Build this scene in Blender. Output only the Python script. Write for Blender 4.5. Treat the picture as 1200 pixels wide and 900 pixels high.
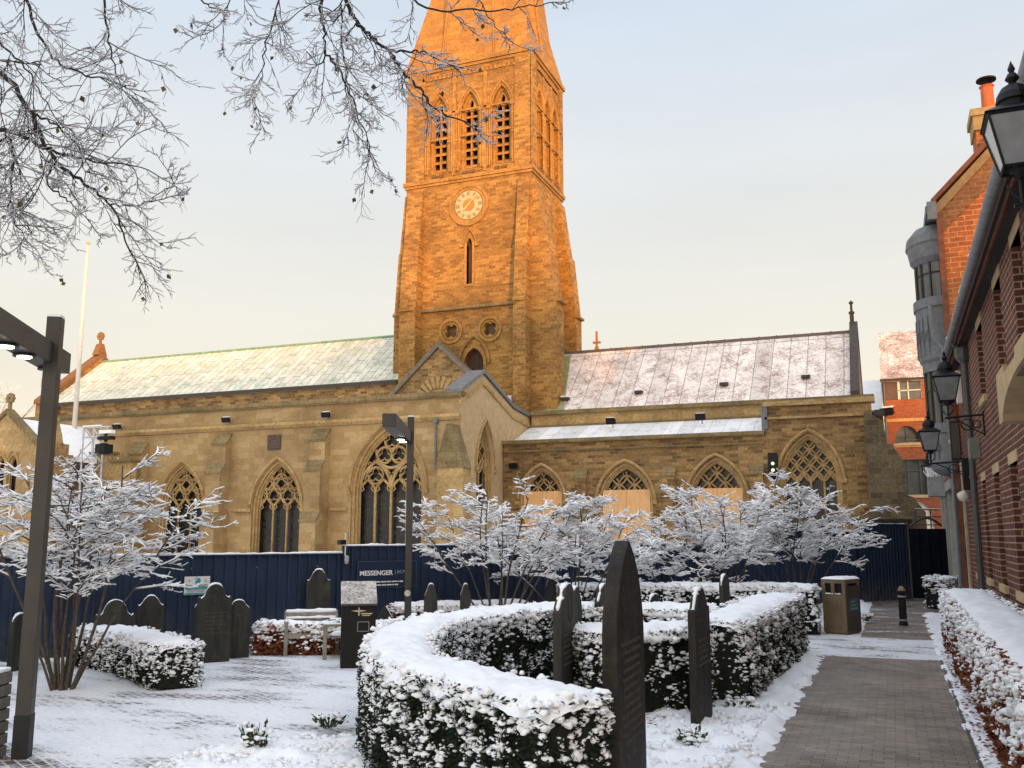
import bpy, bmesh, math, random
from math import radians as R, sin, cos, pi, sqrt, atan
from mathutils import Vector, Matrix, noise
random.seed(7)
S = bpy.context.scene
for o in list(bpy.data.objects): bpy.data.objects.remove(o)
COL = S.collection

# ---------------------------------------------------------------- camera
FPX, EYE = 1100.0, 2.0
PITCH, YAW = R(9.141), R(21.861)
cam = bpy.data.objects.new('camera', bpy.data.cameras.new('camera')); COL.objects.link(cam)
cam.location = (0, 0, EYE); cam.rotation_euler = (pi/2 + PITCH, 0, YAW)
cam.data.sensor_width = 36; cam.data.lens = 36*FPX/1200; cam.data.clip_start = .1; cam.data.clip_end = 2000
S.camera = cam
S.render.resolution_x, S.render.resolution_y = 1024, 768

# ---------------------------------------------------------------- sky, sun, exposure
SUN_AZ = Vector((.6, -.8)); SUN_EL = R(4.0)          # horizontal direction towards the sun
w = bpy.data.worlds.new('World'); S.world = w; w.use_nodes = True
nt = w.node_tree; nt.nodes.clear()
N = nt.nodes.new; L = nt.links.new
sky = N('ShaderNodeTexSky'); sky.sky_type = 'NISHITA'; sky.sun_disc = False
sky.sun_elevation = SUN_EL; sky.sun_rotation = math.atan2(SUN_AZ.x, SUN_AZ.y)
bg1 = N('ShaderNodeBackground'); bg1.inputs[1].default_value = .1; L(sky.outputs[0], bg1.inputs[0])
tc = N('ShaderNodeTexCoord'); sx = N('ShaderNodeSeparateXYZ'); L(tc.outputs['Generated'], sx.inputs[0])
ramp = N('ShaderNodeValToRGB'); L(sx.outputs[2], ramp.inputs[0])
for i, (p, c) in enumerate([(0, (.88, .75, .555)), (.10, (.86, .77, .61)), (.22, (.80, .768, .69)), (.36, (.735, .75, .755)), (.5, (.625, .70, .79)), (1, (.52, .60, .73))]):
    e = ramp.color_ramp.elements[i] if i < 2 else ramp.color_ramp.elements.new(p)
    e.position = p; e.color = (*c, 1)
# high thin cloud streaks
cn = N('ShaderNodeTexNoise'); cn.inputs['Scale'].default_value = 2.2; cn.inputs['Detail'].default_value = 4
mp = N('ShaderNodeMapping'); mp.inputs['Scale'].default_value = (1, 1, 5); L(tc.outputs['Generated'], mp.inputs[0]); L(mp.outputs[0], cn.inputs[0])
cm = N('ShaderNodeMapRange'); cm.inputs[1].default_value = .3; cm.inputs[2].default_value = .7; cm.inputs[3].default_value = .96; cm.inputs[4].default_value = 1.04; L(cn.outputs[0], cm.inputs[0])
# glow of the low sun, behind the camera
dt = N('ShaderNodeVectorMath'); dt.operation = 'DOT_PRODUCT'; L(tc.outputs['Generated'], dt.inputs[0])
dt.inputs[1].default_value = Vector((SUN_AZ.x, SUN_AZ.y, .12)).normalized()
gm = N('ShaderNodeMapRange'); gm.inputs[1].default_value = .1; gm.inputs[2].default_value = 1; L(dt.outputs['Value'], gm.inputs[0])
gp = N('ShaderNodeMath'); gp.operation = 'POWER'; gp.inputs[1].default_value = 1.6; L(gm.outputs[0], gp.inputs[0])
gv = N('ShaderNodeVectorMath'); gv.operation = 'SCALE'; gv.inputs[0].default_value = (1.28, 1.02, .72); L(gp.outputs[0], gv.inputs['Scale'])
mv = N('ShaderNodeVectorMath'); mv.operation = 'SCALE'; L(ramp.outputs[0], mv.inputs[0]); zb_ = N('ShaderNodeMapRange'); zb_.inputs[1].default_value = .55; zb_.inputs[2].default_value = .9; zb_.inputs[3].default_value = 1; zb_.inputs[4].default_value = 1.9; L(sx.outputs[2], zb_.inputs[0])   # overhead sky boosted above the view to brighten the snow
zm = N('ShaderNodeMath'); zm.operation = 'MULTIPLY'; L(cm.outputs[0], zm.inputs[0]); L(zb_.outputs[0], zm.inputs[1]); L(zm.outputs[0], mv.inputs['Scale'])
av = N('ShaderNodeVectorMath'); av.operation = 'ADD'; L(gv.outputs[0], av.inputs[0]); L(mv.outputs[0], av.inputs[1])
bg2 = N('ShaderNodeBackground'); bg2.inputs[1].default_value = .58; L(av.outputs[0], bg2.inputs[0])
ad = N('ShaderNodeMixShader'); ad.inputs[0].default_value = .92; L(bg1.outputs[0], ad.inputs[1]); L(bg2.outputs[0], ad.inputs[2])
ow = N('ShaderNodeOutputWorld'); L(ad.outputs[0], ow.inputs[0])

sun = bpy.data.objects.new('sun', bpy.data.lights.new('sun', 'SUN')); COL.objects.link(sun)
sun.data.energy = 2.7; sun.data.angle = R(1.5); sun.data.color = (1, .43, .07)
sd = Vector((SUN_AZ.x*cos(SUN_EL), SUN_AZ.y*cos(SUN_EL), sin(SUN_EL)))
sun.rotation_euler = sd.to_track_quat('Z', 'Y').to_euler(); sun.location = (0, -20, 40)
S.view_settings.view_transform = 'Standard'; S.view_settings.look = 'None'
S.view_settings.exposure = 1.0; S.view_settings.gamma = 1; S.view_settings.use_curve_mapping = False

# ---------------------------------------------------------------- pixel helper (1200x900 photo pixels to places)
cp, sp, cy_, sy_ = cos(PITCH), sin(PITCH), cos(YAW), sin(YAW)
def ray(x, y):
    a = (x-600)/FPX; v = (450-y)/FPX
    Y = cp - v*sp; Z = sp + v*cp
    return Vector((a*cy_ - Y*sy_, a*sy_ + Y*cy_, Z))
CAMP = Vector((0, 0, EYE))
def GP(x, y, z=0.0):
    d = ray(x, y); return CAMP + d*((z-EYE)/d.z)
def atw(x, y, yy):
    d = ray(x, y); return CAMP + d*(yy/d.y)
def atd(x, y, dist):
    return CAMP + ray(x, y)*dist

# ---------------------------------------------------------------- scene graph helpers
ORG = {}
def tag(o, label=None, cat=None, group=None, kind=None):
    if label: o['label'] = label
    if cat: o['category'] = cat
    if group: o['group'] = group
    if kind: o['kind'] = kind
    return o
def thing(name, label, cat, loc=(0, 0, 0), group=None):
    o = bpy.data.objects.new(name, None); COL.objects.link(o); o.empty_display_size = .2
    o.location = loc; ORG[o.name] = Vector(loc); return tag(o, label, cat, group)
def copy_tree(o, parent=None):
    c = o.copy(); COL.objects.link(c)
    ORG[c.name] = ORG[o.name].copy()
    if parent: c.parent = parent
    for ch in [k for k in bpy.data.objects if k.parent == o]: copy_tree(ch, c)
    return c
def copy_thing(o, loc, rz=0, scale=1, label=None, sz=None):
    c = copy_tree(o); c.location = loc; c.rotation_euler[2] = rz; c.scale = (scale, scale, sz or scale)
    if label: c['label'] = label
    return c

class MB:
    def __init__(s): s.v = []; s.f = []
    def add(s, vs, fs):
        n = len(s.v); s.v.extend([tuple(p) for p in vs]); s.f.extend([tuple(i+n for i in f) for f in fs]); return s
    def box(s, x0, x1, y0, y1, z0, z1):
        return s.add([(x0,y0,z0),(x1,y0,z0),(x1,y1,z0),(x0,y1,z0),(x0,y0,z1),(x1,y0,z1),(x1,y1,z1),(x0,y1,z1)],
            [(3,2,1,0),(4,5,6,7),(0,1,5,4),(1,2,6,5),(2,3,7,6),(3,0,4,7)])
    def obox(s, c, ax, ay, az, hx, hy, hz):
        c = Vector(c); vs = []
        for k in (-1, 1):
            for i, j in ((-1,-1),(1,-1),(1,1),(-1,1)): vs.append(c + ax*hx*i + ay*hy*j + az*hz*k)
        return s.add(vs, [(3,2,1,0),(4,5,6,7),(0,1,5,4),(1,2,6,5),(2,3,7,6),(3,0,4,7)])
    def prism(s, pts, fn, d0, d1):
        """polygon pts (a,b) extruded from depth d0 to d1, placed by fn(a,b,d)"""
        n = len(pts); vs = [fn(a, b, d0) for a, b in pts] + [fn(a, b, d1) for a, b in pts]
        return s.add(vs, [tuple(range(n)), tuple(range(2*n-1, n-1, -1))] + [(i, i+n, (i+1) % n + n, (i+1) % n) for i in range(n)])
    def tube(s, pts, rads, n=6, cap=True, flat=1.0):
        pts = [Vector(p) for p in pts]; m = len(pts); vs = []; fs = []
        if not hasattr(rads, '__len__'): rads = [rads]*m
        for i, p in enumerate(pts):
            t = (pts[min(i+1, m-1)] - pts[max(i-1, 0)]); t = t.normalized() if t.length > 1e-9 else Vector((0,0,1))
            a = t.cross(Vector((0,0,1)));
            if a.length < .05: a = t.cross(Vector((1,0,0)))
            a.normalize(); b = a.cross(t)
            for k in range(n):
                q = 2*pi*k/n; vs.append(p + (a*cos(q) + b*sin(q)*flat)*rads[i])
        for i in range(m-1):
            for k in range(n): fs.append((i*n+k, i*n+(k+1) % n, (i+1)*n+(k+1) % n, (i+1)*n+k))
        if cap: fs += [tuple(range(n-1, -1, -1)), tuple((m-1)*n+k for k in range(n))]
        return s.add(vs, fs)
    def lathe(s, c, prof, n=16):
        c = Vector(c); vs = []; fs = []; m = len(prof)
        for r, z in prof:
            for k in range(n): vs.append(c + Vector((r*cos(2*pi*k/n), r*sin(2*pi*k/n), z)))
        for i in range(m-1):
            for k in range(n): fs.append((i*n+k, i*n+(k+1) % n, (i+1)*n+(k+1) % n, (i+1)*n+k))
        fs += [tuple(range(n-1, -1, -1)), tuple((m-1)*n+k for k in range(n))]
        return s.add(vs, fs)
    def build(s, name, mat, parent=None, smooth=False, recalc=False, bevel=0):
        me = bpy.data.meshes.new(name); org = ORG[parent.name] if parent else Vector((0,0,0))
        me.from_pydata([(p[0]-org.x, p[1]-org.y, p[2]-org.z) for p in s.v], [], s.f)
        if recalc:
            bm = bmesh.new(); bm.from_mesh(me); bmesh.ops.remove_doubles(bm, verts=bm.verts, dist=1e-5)
            bmesh.ops.recalc_face_normals(bm, faces=bm.faces); bm.to_mesh(me); bm.free()
        if smooth: me.polygons.foreach_set('use_smooth', [True]*len(me.polygons))
        for m_ in (mat if isinstance(mat, list) else [mat]): me.materials.append(m_)
        me.update()
        o = bpy.data.objects.new(name, me); COL.objects.link(o); ORG[o.name] = org.copy()
        if parent: o.parent = parent
        if bevel:
            b = o.modifiers.new('bevel', 'BEVEL'); b.width = bevel; b.segments = 2; b.limit_method = 'ANGLE'
        return o
def solo(mb, name, mat, label, cat, group=None, base=None, **k):
    o = mb.build(name, mat, None, **k); return tag(o, label, cat, group)

def plate(outline, holes=(), depth=.1, d0=0.0):
    """flat plate with holes -> (verts (a,b,d), faces); d runs d0..d0+depth"""
    cu = bpy.data.curves.new('tmp', 'CURVE'); cu.dimensions = '2D'; cu.fill_mode = 'BOTH'; cu.extrude = depth/2
    for lp in [outline] + list(holes):
        sp_ = cu.splines.new('POLY'); sp_.points.add(len(lp)-1); sp_.use_cyclic_u = True
        for q, (a, b) in zip(sp_.points, lp): q.co = (a, b, 0, 1)
    o = bpy.data.objects.new('tmp', cu); COL.objects.link(o)
    dg = bpy.context.evaluated_depsgraph_get(); dg.update(); me = o.evaluated_get(dg).to_mesh()
    V = [(p.co.x, p.co.y, p.co.z + depth/2 + d0) for p in me.vertices]; F = [tuple(p.vertices) for p in me.polygons]
    o.evaluated_get(dg).to_mesh_clear(); bpy.data.objects.remove(o); bpy.data.curves.remove(cu)
    return V, F
def text_mesh(txt, size, ext=.002, bold=0.0):
    cu = bpy.data.curves.new('tmp', 'FONT'); cu.body = txt; cu.size = size; cu.extrude = ext; cu.offset = bold
    cu.align_x = 'CENTER'; cu.align_y = 'CENTER'
    o = bpy.data.objects.new('tmp', cu); COL.objects.link(o)
    dg = bpy.context.evaluated_depsgraph_get(); dg.update(); me = o.evaluated_get(dg).to_mesh()
    V = [tuple(p.co) for p in me.vertices]; F = [tuple(p.vertices) for p in me.polygons]
    o.evaluated_get(dg).to_mesh_clear(); bpy.data.objects.remove(o); bpy.data.curves.remove(cu)
    return V, F
def front(y0): return lambda a, b, d: (a, y0+d, b)
def east(x0): return lambda a, b, d: (x0-d, a, b)       # a runs along y
def west(x0): return lambda a, b, d: (x0+d, a, b)
def put(mb, vf, fn): return mb.add([fn(*p) for p in vf[0]], vf[1])
def arch(cx, w, zb, zs, za, n=9):
    h = w/2; r = za-zs; c = (r*r-h*h)/(2*h); Rr = c+h; out = [(cx-h, zb)]
    a1 = math.atan2(r, c)
    for i in range(n+1):
        q = a1*i/n; out.append((cx + c - Rr*cos(q), zs + Rr*sin(q)))
    for i in range(n-1, -1, -1):
        q = a1*i/n; out.append((cx - c + Rr*cos(q), zs + Rr*sin(q)))
    out.append((cx+h, zb)); return out
def inset(cx, w, zb, zs, za, t): return arch(cx, w-2*t, zb+t, zs, za-t*1.25)
def inside(p, poly):
    x, y = p; c = False
    for i in range(len(poly)):
        x1, y1 = poly[i]; x2, y2 = poly[i-1]
        if (y1 > y) != (y2 > y) and x < (x2-x1)*(y-y1)/(y2-y1)+x1: c = not c
    return c
def foil(cx, cz, r, n=4, rot=0, m=28, amp=.26):
    c, q = (.54*r, .46*r) if n == 3 else (.56*r, .44*r); m = n*8; out = []
    for i in range(m):
        a = 2*pi*i/m + rot; d = (a-rot) % (2*pi/n); d = min(d, 2*pi/n-d); d = min(d, math.asin(min(1, q/c))*.96); rr = c*cos(d) + sqrt(max(0, q*q - (c*sin(d))**2)); out.append((cx+rr*cos(a), cz+rr*sin(a)))
    return out
def vesica(cx, cz, a, b, m=12):
    return [(cx + a*abs(cos(t))**1.25*(1 if cos(t) > 0 else -1), cz + b*sin(t)) for t in [2*pi*i/m for i in range(m)]]
def ring(mb, fn, o, i, d0, depth): put(mb, plate(o, [i], depth, d0), fn)

# ---------------------------------------------------------------- materials
MATS = {}
def newmat(name):
    m = bpy.data.materials.new(name); m.use_nodes = True; t = m.node_tree
    return m, t, t.nodes['Principled BSDF']
def nn(t, typ, **k):
    n = t.nodes.new(typ)
    for a, b in k.items(): setattr(n, a, b)
    return n
def ncol(t, a, b, fac):
    mx = nn(t, 'ShaderNodeMix', data_type='RGBA')
    for i, v in ((6, a), (7, b)):
        if isinstance(v, tuple): mx.inputs[i].default_value = (*v[:3], 1)
        else: t.links.new(v, mx.inputs[i])
    if isinstance(fac, (int, float)): mx.inputs[0].default_value = fac
    else: t.links.new(fac, mx.inputs[0])
    return mx.outputs[2]
def nnoise(t, co, scale, detail=4, rough=.55):
    n = nn(t, 'ShaderNodeTexNoise'); n.inputs['Scale'].default_value = scale; n.inputs['Detail'].default_value = detail; n.inputs['Roughness'].default_value = rough
    if co is not None: t.links.new(co, n.inputs['Vector'])
    return n.outputs[0]
def nrange(t, v, a, b, c=0., d=1.):
    n = nn(t, 'ShaderNodeMapRange'); t.links.new(v, n.inputs[0])
    for i, q in enumerate((a, b, c, d)): n.inputs[i+1].default_value = q
    return n.outputs[0]
def nmath(t, op, a, b):
    n = nn(t, 'ShaderNodeMath', operation=op)
    for i, v in enumerate((a, b)):
        if isinstance(v, (int, float)): n.inputs[i].default_value = v
        else: t.links.new(v, n.inputs[i])
    return n.outputs[0]
def nbump(t, b, h, s=.4, dist=.02):
    n = nn(t, 'ShaderNodeBump'); n.inputs['Strength'].default_value = s; n.inputs['Distance'].default_value = dist
    t.links.new(h, n.inputs['Height']); t.links.new(n.outputs[0], b.inputs['Normal'])
def wallco(t, obj=False):
    """(horizontal, z, 0) whichever way the wall faces"""
    g = nn(t, 'ShaderNodeNewGeometry'); sn = nn(t, 'ShaderNodeSeparateXYZ'); t.links.new(g.outputs['True Normal'], sn.inputs[0])
    sp_ = nn(t, 'ShaderNodeSeparateXYZ'); t.links.new(g.outputs['Position'], sp_.inputs[0])
    f = nmath(t, 'GREATER_THAN', nmath(t, 'ABSOLUTE', sn.outputs[0], 0), .7)
    mx = nn(t, 'ShaderNodeMix', data_type='FLOAT'); t.links.new(f, mx.inputs[0]); t.links.new(sp_.outputs[0], mx.inputs[2]); t.links.new(sp_.outputs[1], mx.inputs[3])
    c = nn(t, 'ShaderNodeCombineXYZ'); t.links.new(mx.outputs[0], c.inputs[0]); t.links.new(sp_.outputs[2], c.inputs[1])
    return c.outputs[0], g.outputs['Position'], sp_
def masonry(name, c1, c2, mortar, bw, bh, ms=.012, stain=(.1, .07, .05), stain_amt=.5, bias=0., bump=.5, blotch=1.0, mott=(.72, 1.25), offset=.5, squash=1.):
    m, t, b = newmat(name); co, pos, sp_ = wallco(t)
    # courses wobble slightly so the joints are not ruler straight
    wob = nn(t, 'ShaderNodeVectorMath', operation='MULTIPLY_ADD'); nz = nn(t, 'ShaderNodeTexNoise'); nz.inputs['Scale'].default_value = 1.7; t.links.new(pos, nz.inputs[0])
    t.links.new(nz.outputs[1], wob.inputs[0]); wob.inputs[1].default_value = (.05*bw/.4, .05*bh/.2, 0); t.links.new(co, wob.inputs[2])
    br = nn(t, 'ShaderNodeTexBrick'); br.offset = offset; t.links.new(wob.outputs[0], br.inputs[0])
    br.inputs['Color1'].default_value = (*c1, 1); br.inputs['Color2'].default_value = (*c2, 1); br.inputs['Mortar'].default_value = (*mortar, 1)
    br.inputs['Scale'].default_value = 1; br.inputs['Mortar Size'].default_value = ms; br.inputs['Mortar Smooth'].default_value = .3
    br.inputs['Bias'].default_value = bias; br.inputs['Brick Width'].default_value = bw; br.inputs['Row Height'].default_value = bh
    n1 = nnoise(t, pos, .35*blotch, 5, .6); n2 = nnoise(t, pos, 9, 4, .6)
    c = ncol(t, br.outputs[0], stain, nmath(t, 'MULTIPLY', nrange(t, n1, .42, .72), stain_amt))
    mr = nrange(t, n2, .3, .7, *mott)
    v = nn(t, 'ShaderNodeVectorMath', operation='SCALE'); t.links.new(c, v.inputs[0]); t.links.new(mr, v.inputs['Scale'])
    col = v.outputs[0]
    t.links.new(col, b.inputs['Base Color']); b.inputs['Roughness'].default_value = .9; b.inputs['Specular IOR Level'].default_value = .2
    h = nmath(t, 'ADD', nmath(t, 'MULTIPLY', br.outputs['Fac'], -1.), nmath(t, 'MULTIPLY', n2, .7))
    nbump(t, b, h, bump, .02)
    return m
def plain(name, c, rough=.7, metal=0, var=.25, scale=6, bump=.0, spec=.4, c2=None):
    m, t, b = newmat(name); tcx = nn(t, 'ShaderNodeNewGeometry'); n = nnoise(t, tcx.outputs['Position'], scale, 5, .6)
    c2 = c2 or tuple(q*(1-var) for q in c); c1 = tuple(min(1, q*(1+var*.6)) for q in c)
    t.links.new(ncol(t, c1, c2, nrange(t, n, .3, .7)), b.inputs['Base Color'])
    b.inputs['Roughness'].default_value = rough; b.inputs['Metallic'].default_value = metal; b.inputs['Specular IOR Level'].default_value = spec
    if bump: nbump(t, b, n, bump, .02)
    return m
def emit(name, c, s):
    m, t, b = newmat(name); b.inputs['Emission Color'].default_value = (*c, 1); b.inputs['Emission Strength'].default_value = s; b.inputs['Base Color'].default_value = (*c, 1); return m

def snow_mat(name='snow', c=(.92, .93, .95), bump=.35, scale=40):
    m, t, b = newmat(name); g = nn(t, 'ShaderNodeNewGeometry'); n = nnoise(t, g.outputs['Position'], scale, 5, .6); n2 = nnoise(t, g.outputs['Position'], 3, 4)
    t.links.new(ncol(t, c, tuple(q*.9 for q in c), nrange(t, n2, .35, .7)), b.inputs['Base Color'])
    b.inputs['Roughness'].default_value = .7; b.inputs['Specular IOR Level'].default_value = .25
    nbump(t, b, n, bump, .012); return m
SNOW = snow_mat()
STONE = masonry('aisle_ashlar', (.47, .335, .17), (.36, .24, .105), (.36, .25, .125), .62, .27, .007, (.19, .12, .06), .75, bump=.25, blotch=1.4, mott=(.86, 1.12))
RUBBLE = masonry('chancel_rubble', (.42, .265, .11), (.12, .07, .032), (.39, .26, .125), .42, .15, .012, (.10, .06, .03), .7, bias=-.1, bump=.8, blotch=1.6)
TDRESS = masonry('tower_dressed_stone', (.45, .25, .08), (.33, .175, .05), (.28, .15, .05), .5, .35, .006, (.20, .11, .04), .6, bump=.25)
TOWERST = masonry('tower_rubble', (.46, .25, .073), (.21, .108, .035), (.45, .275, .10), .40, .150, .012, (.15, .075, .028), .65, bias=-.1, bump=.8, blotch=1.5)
DRESSED = masonry('dressed_stone', (.52, .36, .17), (.40, .26, .11), (.38, .26, .12), .5, .35, .006, (.22, .15, .08), .6, bump=.2)
COPING = masonry('weathered_coping', (.23, .17, .085), (.30, .22, .11), (.12, .09, .05), .9, .4, .01, (.12, .10, .045), .8, bump=.3, blotch=3)
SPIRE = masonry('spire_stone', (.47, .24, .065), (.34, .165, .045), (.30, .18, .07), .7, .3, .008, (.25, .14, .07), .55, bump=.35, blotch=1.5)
REDBRICK = masonry('dark_red_brick', (.165, .058, .040), (.085, .032, .027), (.42, .28, .19), .31, .105, .012, (.06, .025, .02), .5, bump=.5)
ORANGEBRICK = masonry('orange_brick', (.50, .155, .045), (.36, .10, .032), (.52, .30, .16), .42, .14, .014, (.25, .08, .03), .35, bump=.5)
FARBRICK = masonry('far_orange_brick', (.36, .115, .055), (.28, .08, .04), (.36, .17, .10), .3, .1, .008, (.22, .06, .03), .5, bump=.2)
PLASTERSTONE = plain('smooth_pale_stone', (.52, .38, .21), .9, var=.2, scale=3)
def leaded(name, c1, c2):
    m, t, b = newmat(name); co, pos, sp_ = wallco(t); mp_ = nn(t, 'ShaderNodeMapping'); t.links.new(co, mp_.inputs[0]); mp_.inputs['Rotation'].default_value = (0, 0, R(45))
    br = nn(t, 'ShaderNodeTexBrick'); t.links.new(mp_.outputs[0], br.inputs[0]); br.offset = 0; br.inputs['Scale'].default_value = 1; br.inputs['Brick Width'].default_value = .16; br.inputs['Row Height'].default_value = .16; br.inputs['Mortar Size'].default_value = .012
    br.inputs['Color1'].default_value = (*c1, 1); br.inputs['Color2'].default_value = (*c2, 1); br.inputs['Mortar'].default_value = (.012, .011, .010, 1)
    t.links.new(br.outputs[0], b.inputs['Base Color']); n = nnoise(t, pos, 5, 4); t.links.new(nrange(t, n, .3, .7, .12, .5), b.inputs['Roughness']); nbump(t, b, nmath(t, 'ADD', br.outputs[0], n), .5, .03); return m
GLASS = leaded('dark_leaded_glass', (.030, .028, .026), (.012, .012, .012))
TGLASS = plain('brown_slit_glass', (.10, .06, .03), .5, var=.4, scale=6)
def board_mat():
    m, t, b = newmat('peach_board'); g = nn(t, 'ShaderNodeNewGeometry'); mp_ = nn(t, 'ShaderNodeMapping'); t.links.new(g.outputs['Position'], mp_.inputs[0]); mp_.inputs['Scale'].default_value = (9, 9, .8)
    n = nnoise(t, mp_.outputs[0], 1.5, 5, .7); n2 = nnoise(t, g.outputs['Position'], .9, 4)
    c = ncol(t, (.86, .52, .24), (.66, .36, .15), nrange(t, n, .35, .7)); t.links.new(ncol(t, c, (.52, .30, .14), nrange(t, n2, .55, .8, 0, .6)), b.inputs['Base Color']); b.inputs['Roughness'].default_value = .8; nbump(t, b, n, .2, .01); return m
BOARD = board_mat()
BLACK = plain('black_paint', (.010, .010, .011), .5, var=.3, spec=.25)
DARKMETAL = plain('bronze_grey_metal', (.042, .036, .029), .45, metal=.0, var=.25, scale=3)
LEAD = plain('grey_lead', (.17, .18, .19), .6, var=.25, scale=5, bump=.15)
WHITEPAINT = plain('white_paint', (.72, .69, .62), .55, var=.12)
GREYPAINT = plain('grey_paint', (.10, .10, .095), .5, var=.2)
def slate_mat(name, c1, c2, lich):
    m, t, b = newmat(name); g = nn(t, 'ShaderNodeNewGeometry'); P = g.outputs['Position']; mp_ = nn(t, 'ShaderNodeMapping'); t.links.new(P, mp_.inputs[0]); mp_.inputs['Scale'].default_value = (9, 9, 1.1)
    st = nnoise(t, mp_.outputs[0], 1, 6, .65); n = nnoise(t, P, 4, 6, .65); n3 = nnoise(t, P, 22, 5, .7)
    c = ncol(t, c1, c2, nrange(t, st, .35, .65)); c = ncol(t, c, lich, nmath(t, 'MULTIPLY', nrange(t, n, .55, .72), .75)); c = ncol(t, c, (.14, .14, .12), nmath(t, 'MULTIPLY', nrange(t, n3, .62, .72), .5))
    t.links.new(c, b.inputs['Base Color']); b.inputs['Specular IOR Level'].default_value = .25; t.links.new(nrange(t, n3, .3, .7, .5, .85), b.inputs['Roughness']); nbump(t, b, nmath(t, 'ADD', n3, nmath(t, 'MULTIPLY', st, .6)), .45, .012); return m
SLATE = slate_mat('grave_slate', (.048, .047, .038), (.022, .022, .021), (.070, .072, .040))
SLATE2 = slate_mat('grave_slate_brown', (.034, .027, .021), (.014, .012, .011), (.048, .042, .020))
BARK = plain('bark', (.085, .066, .048), .9, var=.5, scale=20, bump=.4)
DARKBARK = plain('dark_bark', (.030, .024, .022), .9, var=.4, scale=20, bump=.3)
YEW = plain('yew_leaf', (.013, .022, .009), .7, var=.8, scale=12, spec=.25)
BEECH = plain('dry_beech_leaf', (.24, .075, .030), .75, var=.65, scale=18, c2=(.09, .032, .018), spec=.2)
DEADLEAF = plain('hanging_leaf', (.085, .075, .025), .8, var=.5, scale=9)
WOOD = plain('weathered_oak', (.27, .24, .20), .8, var=.35, scale=9, bump=.2)
GREYTIMBER = plain('grey_timber', (.16, .15, .13), .85, var=.4, scale=8, bump=.2)
BINBROWN = plain('bin_bronze', (.16, .115, .065), .5, var=.15, scale=3)
GOLD = plain('gold_paint', (.62, .46, .18), .5, var=.2)
CREAM = plain('cream_enamel', (.66, .56, .36), .6, var=.15)
POT = plain('terracotta', (.60, .15, .05), .8, var=.2)
TILE = plain('clay_tile', (.21, .075, .04), .85, var=.4, scale=6, bump=.3)
CLEARGLASS = plain('lantern_glass', (.20, .21, .215), .12, var=.3, scale=4, spec=.6)
WINGLASS = plain('window_glass', (.10, .11, .105), .08, var=.5, scale=1.2, spec=.6)
LAMPLIT = emit('lit_lamp', (1, .86, .62), 9)
SOIL = plain('frozen_soil', (.05, .035, .025), .95, var=.4, scale=20, bump=.4)

def hoarding_mat():
    m, t, b = newmat('navy_hoarding'); g = nn(t, 'ShaderNodeNewGeometry'); P = g.outputs['Position']; sp_ = nn(t, 'ShaderNodeSeparateXYZ'); t.links.new(P, sp_.inputs[0]); n = nnoise(t, P, 1.5, 5)
    mp_ = nn(t, 'ShaderNodeMapping'); t.links.new(P, mp_.inputs[0]); mp_.inputs['Scale'].default_value = (7, 7, .7); st = nnoise(t, mp_.outputs[0], 1, 5, .7)
    c = ncol(t, (.022, .038, .078), (.014, .026, .055), nrange(t, n, .35, .7)); c = ncol(t, c, (.035, .045, .065), nrange(t, st, .55, .8, 0, .7))
    dirt = nmath(t, 'MULTIPLY', nrange(t, sp_.outputs[2], .75, 0, 0, 1), nrange(t, nnoise(t, P, 6, 5, .7), .35, .65)); c = ncol(t, c, (.16, .15, .145), nmath(t, 'MULTIPLY', dirt, .7))
    t.links.new(c, b.inputs['Base Color']); t.links.new(nrange(t, st, .3, .7, .4, .65), b.inputs['Roughness']); b.inputs['Specular IOR Level'].default_value = .3; return m
NAVY = hoarding_mat()
NAVYSIGN = plain('navy_sign', (.009, .019, .048), .45, var=.08)
WHITEINK = plain('white_lettering', (.78, .78, .76), .6, var=.02)

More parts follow.
